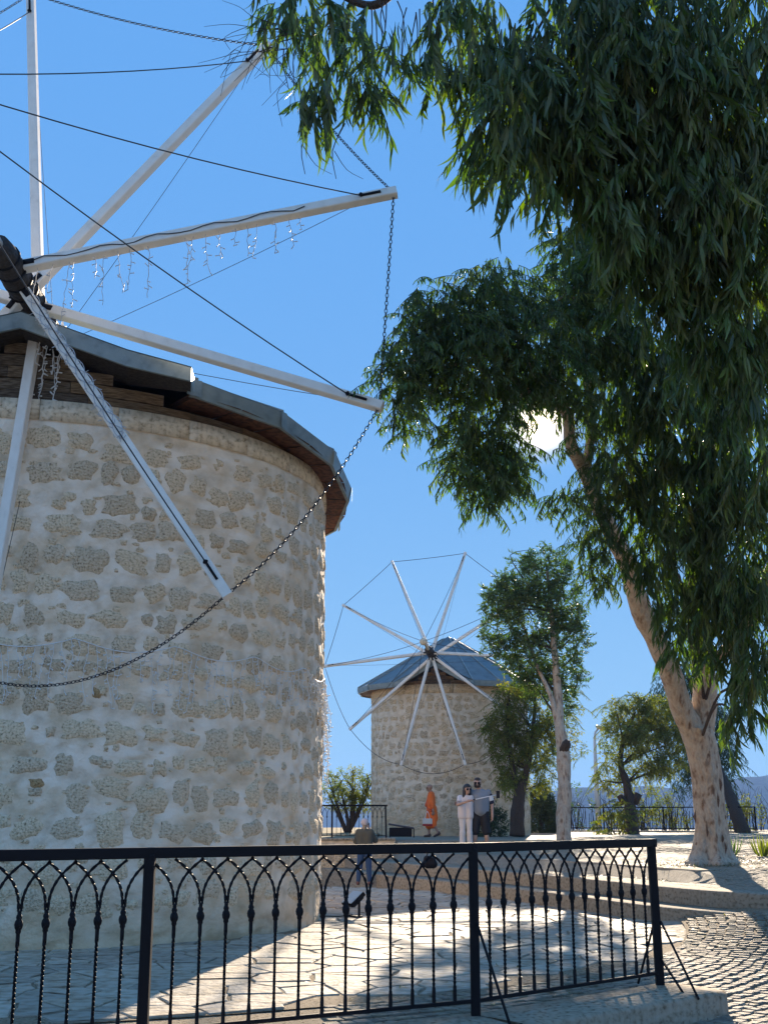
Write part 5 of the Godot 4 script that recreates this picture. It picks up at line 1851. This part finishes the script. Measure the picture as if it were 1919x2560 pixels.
func shirt_bones(J: Dictionary, x: float, sleeve: float) -> Array:
	var h: float = J.h
	var b := []
	for s in ["l", "r"]:
		b.append([J["hip_" + s] + Vector3(0, h * 0.01, 0), J["sho_" + s].lerp(J.chest, 0.45) - Vector3(0, h * 0.03, 0), h * 0.062 + x, h * 0.06 + x])
		b.append([J["sho_" + s] - Vector3(0, h * 0.012, 0), J.chest + Vector3(0, h * 0.06, 0), h * 0.027 + x * 0.6, h * 0.048 + x * 0.8])
		b.append([J["sho_" + s], J["sho_" + s].lerp(J["elb_" + s], minf(sleeve, 1.0)), h * 0.029 + x * 0.7, h * 0.026 + x])
		if sleeve > 1.0: b.append([J["elb_" + s], J["elb_" + s].lerp(J["wri_" + s], sleeve - 1.0), h * 0.028 + x, h * 0.021 + x])
	return b

func leg_bones(J: Dictionary, x: float, down: float) -> Array:
	var h: float = J.h
	var b := [[J.hip_l + Vector3(0, h * 0.03, 0), J.hip_r + Vector3(0, h * 0.03, 0), h * 0.058 + x, h * 0.058 + x]]
	for s in ["l", "r"]:
		b.append([J["hip_" + s], J["hip_" + s].lerp(J["knee_" + s], minf(down, 1.0)), h * 0.054 + x, lerpf(h * 0.054, h * 0.036, minf(down, 1.0)) + x])
		if down > 1.0: b.append([J["knee_" + s], J["knee_" + s].lerp(J["ank_" + s], down - 1.0), h * 0.036 + x, h * 0.027 + x])
	return b

func shoes(t: Node3D, J: Dictionary, m: Material) -> void:
	var h: float = J.h
	for s in ["l", "r"]:
		cloth(t, "shoe", [[J["ank_" + s] + Vector3(0, -h * 0.015, -h * 0.012), J["toe_" + s], h * 0.027, h * 0.02], [J["ank_" + s] + Vector3(0, h * 0.01, 0), J["ank_" + s] + Vector3(0, -h * 0.02, 0), h * 0.024, h * 0.026]], m, 0.02, 0.010)

func sunglasses(t: Node3D, J: Dictionary) -> void:
	var r: float = J.h * 0.064
	var s: Vector3 = J.face.cross(Vector3.UP).normalized()
	var st := fresh()
	for q in [-1.0, 1.0]: lathe_dir(st, J.head + Vector3.UP * r * 0.08 + J.face * r * 0.90 + s * q * r * 0.36, J.face, [[0.0, -0.004], [r * 0.30, -0.003], [r * 0.30, 0.003], [0.0, 0.006]], 10)
	bar(st, J.head + Vector3.UP * r * 0.2 + J.face * r * 0.88 - s * r * 0.7, J.head + Vector3.UP * r * 0.2 + J.face * r * 0.88 + s * r * 0.7, 0.008, 0.008)
	put("sunglasses", st, M.iron, t)

func people() -> void:
	var fair := matte(0.42, 0.26, 0.19, 0.6)
	var tan := matte(0.33, 0.19, 0.125, 0.6)
	var black := matte(0.012, 0.011, 0.014, 0.8)
	var hair := matte(0.018, 0.012, 0.010, 0.55)

	# the person in orange robes walking left past the far mill
	var J := stand(1.60)
	var h: float = J.h
	J.knee_l = Vector3(-0.05, 0.29, 0.06) * h; J.ank_l = Vector3(-0.05, 0.05, 0.05) * h; J.toe_l = Vector3(-0.055, 0.02, 0.14) * h
	J.knee_r = Vector3(0.05, 0.285, -0.02) * h; J.ank_r = Vector3(0.05, 0.085, -0.14) * h; J.toe_r = Vector3(0.055, 0.022, -0.06) * h
	J.wri_r = Vector3(0.15, 0.50, -0.05) * h; J.elb_l = Vector3(-0.14, 0.64, 0.0) * h; J.wri_l = Vector3(-0.13, 0.49, 0.06) * h
	J.head = Vector3(0, 0.918, 0.03) * h
	J.curl_l = 1.6
	var t := person("bald person in orange robes and sunglasses walking left along the far mill", Vector3(1.46, 0.935, -38.4), deg_to_rad(-98), J, tan)
	var orange := matte(0.85, 0.15, 0.02, 0.85)
	var orange_dark := matte(0.62, 0.09, 0.015, 0.85)
	var b := shirt_bones(J, 0.022, 1.55)
	b.append([Vector3(0, 0.56, 0) * h, Vector3(0, 0.72, 0) * h, 0.125, 0.10])
	cloth(t, "robe", b, orange, 0.05)
	b = [[Vector3(-0.02, 0.56, 0.0) * h, Vector3(-0.025, 0.22, 0.05) * h, 0.135, 0.12], [Vector3(0.03, 0.56, 0.0) * h, Vector3(0.035, 0.24, -0.03) * h, 0.135, 0.125], [Vector3(0, 0.52, -0.02) * h, Vector3(0, 0.36, -0.04) * h, 0.14, 0.14]]
	cloth(t, "skirt", b, orange, 0.06)
	cloth(t, "sash", [[Vector3(-0.11, 0.80, 0.04) * h, Vector3(0.04, 0.60, 0.085) * h, 0.05, 0.05], [Vector3(0.04, 0.60, 0.085) * h, Vector3(0.13, 0.50, 0.0) * h, 0.045, 0.04]], orange_dark, 0.04, 0.012)
	shoes(t, J, matte(0.05, 0.03, 0.025, 0.7))
	sunglasses(t, J)
	var bag := thing("carrier_bag", "white and red carrier bag held by the person in orange robes", "bag", Vector3(1.33, 1.28, -38.2))
	var st := fresh()
	flat(st)
	box(st, Transform3D(Basis(Vector3.UP, 0.1), Vector3(0, 0.13, 0)), Vector3(0.30, 0.17, 0.09), 0.02)
	put("bag_body", st, matte(0.62, 0.55, 0.48, 0.7), bag)
	st = fresh()
	flat(st)
	box(st, Transform3D(Basis(Vector3.UP, 0.1), Vector3(0, 0.022, 0)), Vector3(0.302, 0.06, 0.092), 0.02)
	put("red_base", st, matte(0.35, 0.02, 0.02, 0.7), bag)
	for q in [-0.08, 0.08]:
		st = fresh()
		tube(st, PackedVector3Array([Vector3(q, 0.21, 0), Vector3(q * 0.5, 0.36, 0), Vector3(0, 0.44, -0.02)]), [0.008], 5)
		put("handle", st, M.white_cord, bag)

	# the bearded man in a grey polo shirt
	J = stand(1.74, 1.12)
	h = J.h
	J.knee_l = Vector3(-0.075, 0.285, 0.015) * h; J.ank_l = Vector3(-0.085, 0.045, 0) * h; J.toe_l = Vector3(-0.10, 0.02, 0.09) * h
	J.knee_r = Vector3(0.075, 0.285, 0.015) * h; J.ank_r = Vector3(0.095, 0.045, 0) * h; J.toe_r = Vector3(0.12, 0.02, 0.085) * h
	J.elb_l = Vector3(-0.19, 0.70, -0.05) * h; J.wri_l = Vector3(-0.27, 0.66, -0.08) * h; J.hand_l = Vector3(-1, -0.1, 0.2).normalized(); J.palm_l = Vector3(0, -0.4, 0.9).normalized()
	J.elb_r = Vector3(0.165, 0.64, -0.02) * h; J.wri_r = Vector3(0.165, 0.50, 0.03) * h
	J.head = Vector3(-0.03, 0.925, 0.02) * h
	J.face = Vector3(-0.12, -0.05, 1).normalized()
	t = person("bearded man in grey polo shirt and black shorts with his arm round the woman", Vector3(2.32, 0.735, -30.0), deg_to_rad(-4), J, fair)
	b = shirt_bones(J, 0.014, 0.72)
	b.append([Vector3(0, 0.56, 0.02) * h, Vector3(0, 0.72, 0.02) * h, 0.145, 0.14])
	cloth(t, "polo_shirt", b, matte(0.20, 0.225, 0.26, 0.9), 0.04)
	cloth(t, "navy_sleeve", [[J.sho_r.lerp(J.elb_r, 0.3), J.sho_r.lerp(J.elb_r, 0.80), 0.074, 0.068]], matte(0.02, 0.022, 0.045, 0.9), 0.02, 0.012)
	for q in [0.42, 0.56]: cloth(t, "white_band", [[J.sho_r.lerp(J.elb_r, q), J.sho_r.lerp(J.elb_r, q + 0.03), 0.077, 0.077]], matte(0.7, 0.7, 0.7, 0.9), 0.01, 0.010)
	b = leg_bones(J, 0.018, 0.92)
	for s in ["l", "r"]: b.append([J["hip_" + s], J["hip_" + s].lerp(J["knee_" + s], 1.02), h * 0.06 + 0.012, h * 0.052 + 0.012])
	cloth(t, "shorts", b, black, 0.03)
	shoes(t, J, black)
	sunglasses(t, J)
	var r := h * 0.064
	cloth(t, "hair", [[J.head + Vector3(0, r * 0.55, -r * 0.25), J.head + Vector3(0, r * 0.62, r * 0.2), r * 0.78, r * 0.62], [J.head + Vector3(0, r * 0.1, -r * 0.45), J.head + Vector3(0, r * 0.4, -r * 0.4), r * 0.6, r * 0.7]], matte(0.045, 0.028, 0.02, 0.7), 0.03, 0.010)
	cloth(t, "beard", [[J.head + J.face * r * 0.55 + Vector3(-r * 0.3, -r * 0.55, 0), J.head + J.face * r * 0.55 + Vector3(r * 0.3, -r * 0.55, 0), r * 0.36, r * 0.36], [J.head + J.face * r * 0.4 + Vector3(-r * 0.55, -r * 0.25, 0), J.head + J.face * r * 0.5 + Vector3(-r * 0.4, -r * 0.5, 0), r * 0.22, r * 0.3], [J.head + J.face * r * 0.4 + Vector3(r * 0.55, -r * 0.25, 0), J.head + J.face * r * 0.5 + Vector3(r * 0.4, -r * 0.5, 0), r * 0.22, r * 0.3]], matte(0.03, 0.018, 0.013, 0.8), 0.02, 0.008)

	# the woman with the selfie stick
	J = stand(1.58, 0.84)
	h = J.h
	J.head = Vector3(0.03, 0.925, 0.02) * h
	J.face = Vector3(0.30, -0.05, 1).normalized()
	J.elb_l = Vector3(-0.13, 0.70, 0.12) * h; J.wri_l = Vector3(0.02, 0.755, 0.24) * h
	J.hand_l = Vector3(0.85, 0.15, 0.5).normalized(); J.palm_l = Vector3(0.3, -0.8, 0.2).normalized(); J.curl_l = 1.5
	J.elb_r = Vector3(0.13, 0.64, -0.06) * h; J.wri_r = Vector3(0.16, 0.55, -0.10) * h
	t = person("dark-haired woman in white trousers holding a selfie stick beside the bearded man", Vector3(1.96, 0.735, -29.9), deg_to_rad(4), J, fair)
	cloth(t, "blouse", shirt_bones(J, 0.012, 0.5), matte(0.66, 0.58, 0.55, 0.9), 0.035)
	b = leg_bones(J, 0.002, 1.85)
	for s in ["l", "r"]: b.append([J["knee_" + s], J["ank_" + s].lerp(J["knee_" + s], 0.1), h * 0.04, h * 0.046])
	cloth(t, "trousers", b, matte(0.66, 0.60, 0.56, 0.9), 0.03)
	shoes(t, J, matte(0.5, 0.45, 0.42, 0.7))
	sunglasses(t, J)
	r = h * 0.064
	cloth(t, "hair", [[J.head + Vector3(0, r * 0.6, -r * 0.2), J.head + Vector3(0, r * 0.5, r * 0.15), r * 0.8, r * 0.7], [J.head + Vector3(-r * 0.55, r * 0.4, -r * 0.15), J.head + Vector3(-r * 0.95, -r * 2.0, r * 0.1), r * 0.5, r * 0.42], [J.head + Vector3(r * 0.5, r * 0.4, -r * 0.3), J.head + Vector3(r * 0.5, -r * 1.7, -r * 0.4), r * 0.5, r * 0.42], [J.head + Vector3(0, r * 0.3, -r * 0.5), J.head + Vector3(0, -r * 1.9, -r * 0.7), r * 0.7, r * 0.5]], hair, 0.03, 0.010)
	var w: Vector3 = t.transform * (J.wri_l + J.hand_l * h * 0.05)
	var stick := thing("selfie_stick", "thin pale selfie stick reaching from the woman's hand across the man's chest", "selfie stick", w)
	st = fresh()
	tube(st, PackedVector3Array([Vector3(-0.06, -0.02, -0.02), Vector3(0.08, 0.02, 0.03)]), [0.016, 0.015], 8)
	put("grip", st, black, stick)
	st = fresh()
	tube(st, PackedVector3Array([Vector3(0.08, 0.02, 0.03), Vector3(0.56, 0.12, 0.22)]), [0.011, 0.009], 8)
	put("rod", st, matte(0.72, 0.72, 0.74, 0.35), stick)
	var ph := thing("phone", "dark phone clamped to the end of the selfie stick", "phone", w + Vector3(0.60, 0.13, 0.24))
	st = fresh()
	flat(st)
	box(st, Transform3D(Basis(Vector3.UP, 0.2), Vector3.ZERO), Vector3(0.085, 0.17, 0.014), 0.005)
	put("phone_body", st, black, ph)
	st = fresh()
	flat(st)
	box(st, Transform3D(Basis(Vector3.UP, 0.2), Vector3(0.02, 0.055, 0.009)), Vector3(0.03, 0.035, 0.006), 0.002)
	put("camera_bump", st, M.iron, ph)

	# the person in jeans seen from behind, taking a picture
	J = stand(1.50)
	h = J.h
	J.ank_l = Vector3(-0.085, 0.045, -0.01) * h; J.toe_l = Vector3(-0.11, 0.02, 0.08) * h
	J.ank_r = Vector3(0.10, 0.045, -0.01) * h; J.toe_r = Vector3(0.13, 0.02, 0.07) * h
	J.knee_l = Vector3(-0.065, 0.285, 0.01) * h; J.knee_r = Vector3(0.08, 0.285, 0.01) * h
	J.elb_l = Vector3(-0.15, 0.68, 0.10) * h; J.wri_l = Vector3(-0.03, 0.84, 0.22) * h
	J.elb_r = Vector3(0.16, 0.66, 0.10) * h; J.wri_r = Vector3(0.09, 0.84, 0.22) * h
	J.hand_l = Vector3(0.3, 0.9, 0.2).normalized(); J.hand_r = Vector3(-0.2, 0.95, 0.2).normalized()
	J.palm_l = Vector3(0.9, 0, 0.3).normalized(); J.palm_r = Vector3(-0.9, 0, 0.3).normalized()
	t = person("person in olive jacket, blue jeans and pale cap photographing the far mill", Vector3(-0.46, 0.0, -29.7), deg_to_rad(168), J, fair)
	cloth(t, "jacket", shirt_bones(J, 0.022, 1.85), matte(0.075, 0.072, 0.055, 0.9), 0.05)
	cloth(t, "jeans", leg_bones(J, 0.012, 1.9), matte(0.028, 0.065, 0.15, 0.9), 0.03)
	shoes(t, J, matte(0.16, 0.07, 0.06, 0.7))
	r = h * 0.064
	cloth(t, "cap", [[J.head + Vector3(0, r * 0.55, -r * 0.15), J.head + Vector3(0, r * 0.62, r * 0.1), r * 0.92, r * 0.86], [J.head + Vector3(0, r * 0.3, -r * 0.35), J.head + Vector3(0, r * 0.4, -r * 0.3), r * 0.8, r * 0.85], [J.head + Vector3(-r * 0.3, r * 0.5, r * 0.9), J.head + Vector3(r * 0.3, r * 0.5, r * 0.9), r * 0.3, r * 0.3]], matte(0.45, 0.40, 0.42, 0.9), 0.02, 0.010)
	cloth(t, "hair", [[J.head + Vector3(0, -r * 0.2, -r * 0.45), J.head + Vector3(0, -r * 1.1, -r * 0.5), r * 0.55, r * 0.45]], matte(0.25, 0.2, 0.15, 0.7), 0.02, 0.010)
	var c: Vector3 = t.transform * ((J.wri_l + J.wri_r) * 0.5 + Vector3(0, h * 0.075, 0.02))
	ph = thing("camera_phone", "dark phone held up in both hands by the person in jeans", "phone", c)
	st = fresh()
	flat(st)
	box(st, Transform3D(Basis(Vector3.UP, deg_to_rad(168)), Vector3.ZERO), Vector3(0.16, 0.09, 0.012), 0.004)
	put("phone_body", st, black, ph)
	st = fresh()
	flat(st)
	box(st, Transform3D(Basis(Vector3.UP, deg_to_rad(168)), Vector3(0.055, 0.02, -0.008)), Vector3(0.03, 0.03, 0.006), 0.002)
	put("camera_bump", st, M.iron, ph)

# ---------------------------------------------------------------- small things

func small_things() -> void:
	# floodlight on the paving
	var t := thing("floodlight", "small tilted floodlight standing on the sunlit paving by the near mill", "floodlight", Vector3(-0.52, 0.014, -20.4))
	var st := fresh()
	flat(st)
	var xf := Transform3D(Basis.from_euler(Vector3(deg_to_rad(-50), deg_to_rad(-62), 0)), Vector3(0.03, 0.27, 0))
	box(st, xf, Vector3(0.36, 0.30, 0.07), 0.012)
	put("housing", st, M.iron, t)
	st = fresh()
	flat(st)
	box(st, xf * Transform3D(Basis(), Vector3(0, 0, 0.04)), Vector3(0.33, 0.27, 0.012), 0.003)
	var glass := matte(0.45, 0.5, 0.52, 0.2)
	put("glass", st, glass, t)
	for k in 6:
		st = fresh()
		flat(st)
		box(st, xf * Transform3D(Basis(), Vector3(-0.12 + 0.048 * k, 0, -0.05)), Vector3(0.01, 0.22, 0.03))
		put("fin", st, M.iron, t)
	for s in [-1.0, 1.0]:
		st = fresh()
		flat(st)
		bar(st, xf * Vector3(0.2 * s, 0, 0), Vector3(0.03, 0.02, 0) + xf.basis.x * 0.2 * s, 0.02, 0.04)
		put("bracket_arm", st, M.iron, t)
	st = fresh()
	flat(st)
	bar(st, Vector3(0.03, 0.015, 0) - xf.basis.x * 0.22, Vector3(0.03, 0.015, 0) + xf.basis.x * 0.22, 0.12, 0.02)
	put("foot", st, M.iron, t)
	st = fresh()
	tube(st, PackedVector3Array([Vector3(0, 0.03, 0), Vector3(-0.2, 0.012, 0.1), Vector3(-0.5, 0.01, 0.0), Vector3(-0.9, 0.01, 0.12)]), [0.008], 5)
	put("cable", st, M.iron, t)
	# bag on the steps
	t = thing("bag", "small black bag standing on the middle step of the steps", "bag", Vector3(0.98, 0.484, -27.0))
	st = fresh()
	cloth(t, "bag_body", [[Vector3(-0.08, 0.09, 0), Vector3(0.08, 0.09, 0), 0.09, 0.09], [Vector3(-0.06, 0.20, 0), Vector3(0.07, 0.18, 0), 0.07, 0.06]], M.iron, 0.04, 0.014)
	tube(st, PackedVector3Array([Vector3(-0.07, 0.24, 0), Vector3(-0.03, 0.34, 0), Vector3(0.05, 0.33, 0), Vector3(0.09, 0.22, 0)]), [0.012], 5)
	put("strap", st, M.iron, t)
	# dark storage box by the end of the low fence
	t = thing("storage_box", "black low storage box with sloping lid at the end of the low fence", "box", Vector3(0.46, 1.0, -34.6))
	st = fresh()
	flat(st)
	box(st, Transform3D(Basis(), Vector3(0.0, 0.14, 0.0)), Vector3(0.62, 0.24, 0.4), 0.015)
	put("box_body", st, M.iron, t)
	st = fresh()
	flat(st)
	box(st, Transform3D(Basis(Vector3.BACK, deg_to_rad(-9)), Vector3(0.02, 0.30, 0.0)), Vector3(0.72, 0.05, 0.46), 0.012)
	put("lid", st, matte(0.03, 0.035, 0.05, 0.4), t)
	for x in [-0.3, 0.36]:
		st = fresh()
		flat(st)
		bar(st, Vector3(x, 0.0, 0.2), Vector3(x, 0.26, 0.2), 0.03, 0.03, Vector3.BACK)
		put("leg", st, M.iron, t)
	# street lamp beyond the trees
	t = thing("street_lamp", "white street lamp post with curved neck beyond the trees", "street lamp", Vector3(9.44, 0.95, -55.0))
	st = fresh()
	tube(st, PackedVector3Array([Vector3(0, 0, 0), Vector3(0, 2.3, 0), Vector3(0.0, 3.9, 0), Vector3(0.04, 4.25, 0), Vector3(0.2, 4.45, 0)]), [0.12, 0.10, 0.06, 0.05, 0.045], 10)
	put("pole", st, matte(0.62, 0.62, 0.60, 0.6), t)
	st = fresh()
	lathe_dir(st, Vector3(0.3, 4.47, 0), Vector3(0.35, 0.94, 0), [[0.0, -0.12], [0.16, -0.1], [0.26, -0.02], [0.2, 0.05], [0.0, 0.09]], 12)
	put("lamp_head", st, matte(0.5, 0.45, 0.2, 0.5), t)
	# tufts at the foot of the near mill
	t = thing("weed", "tiny bright weed growing at the foot of the near mill", "weed", Vector3(-1.42, 0.0, -18.1))
	for i in 12:
		st = fresh()
		var a := rf(0, TAU)
		leaf_into(st, Vector3.ZERO, Vector3(cos(a), 0.8, sin(a)).normalized(), Vector3(-sin(a), 0, cos(a)), rf(0.05, 0.12), 0.02, 0.1, Color.WHITE)
		put("leaf", st, M.leaf_light, t)
	# fallen leaves and litter along the paving edge
	var me := fresh()
	leaf_into(me, Vector3.ZERO, Vector3.RIGHT, Vector3.BACK, 0.11, 0.02, 0.2, Color.WHITE)
	me.generate_normals()
	var where := []; var tints := []
	for k in 420:
		var p := Vector3(rf(-1.0, 6.5), 0, rf(-26.0, -9.0))
		if from_mill(p.x, p.z) < 9.0 and rng.randf() < 0.8: continue
		if behind(p.x, p.z).x > -0.05: continue
		p.y = front_height(p.x, p.z) + 0.026
		where.append(Transform3D(Basis(Vector3.UP, rf(0, TAU)) * Basis(Vector3.BACK, rf(-0.2, 0.2)), p))
		var v := rf(0.6, 1.5)
		tints.append(Color(1.9 * v, 1.0 * v, 0.7 * v))
	for k in 700:
		var a := rf(0, TAU)
		var d := 0.45 + absf(rng.randfn(0.0, 0.75))
		var p := Vector3(6.12 + cos(a) * d, 0, -23.46 + sin(a) * d)
		p.y = land(p.x, p.z) + rf(0.015, 0.04)
		where.append(Transform3D(Basis(Vector3.UP, rf(0, TAU)) * Basis(Vector3.BACK, rf(-0.3, 0.3)), p))
		var v := rf(0.4, 1.2)
		tints.append(Color(1.7 * v, 0.9 * v, 0.6 * v))
	tag(scatter("fallen_leaves", me.commit(), M.leaf, where, tints, self), "dry brown leaves scattered over the setts and round the huge trunk", "fallen leaves")
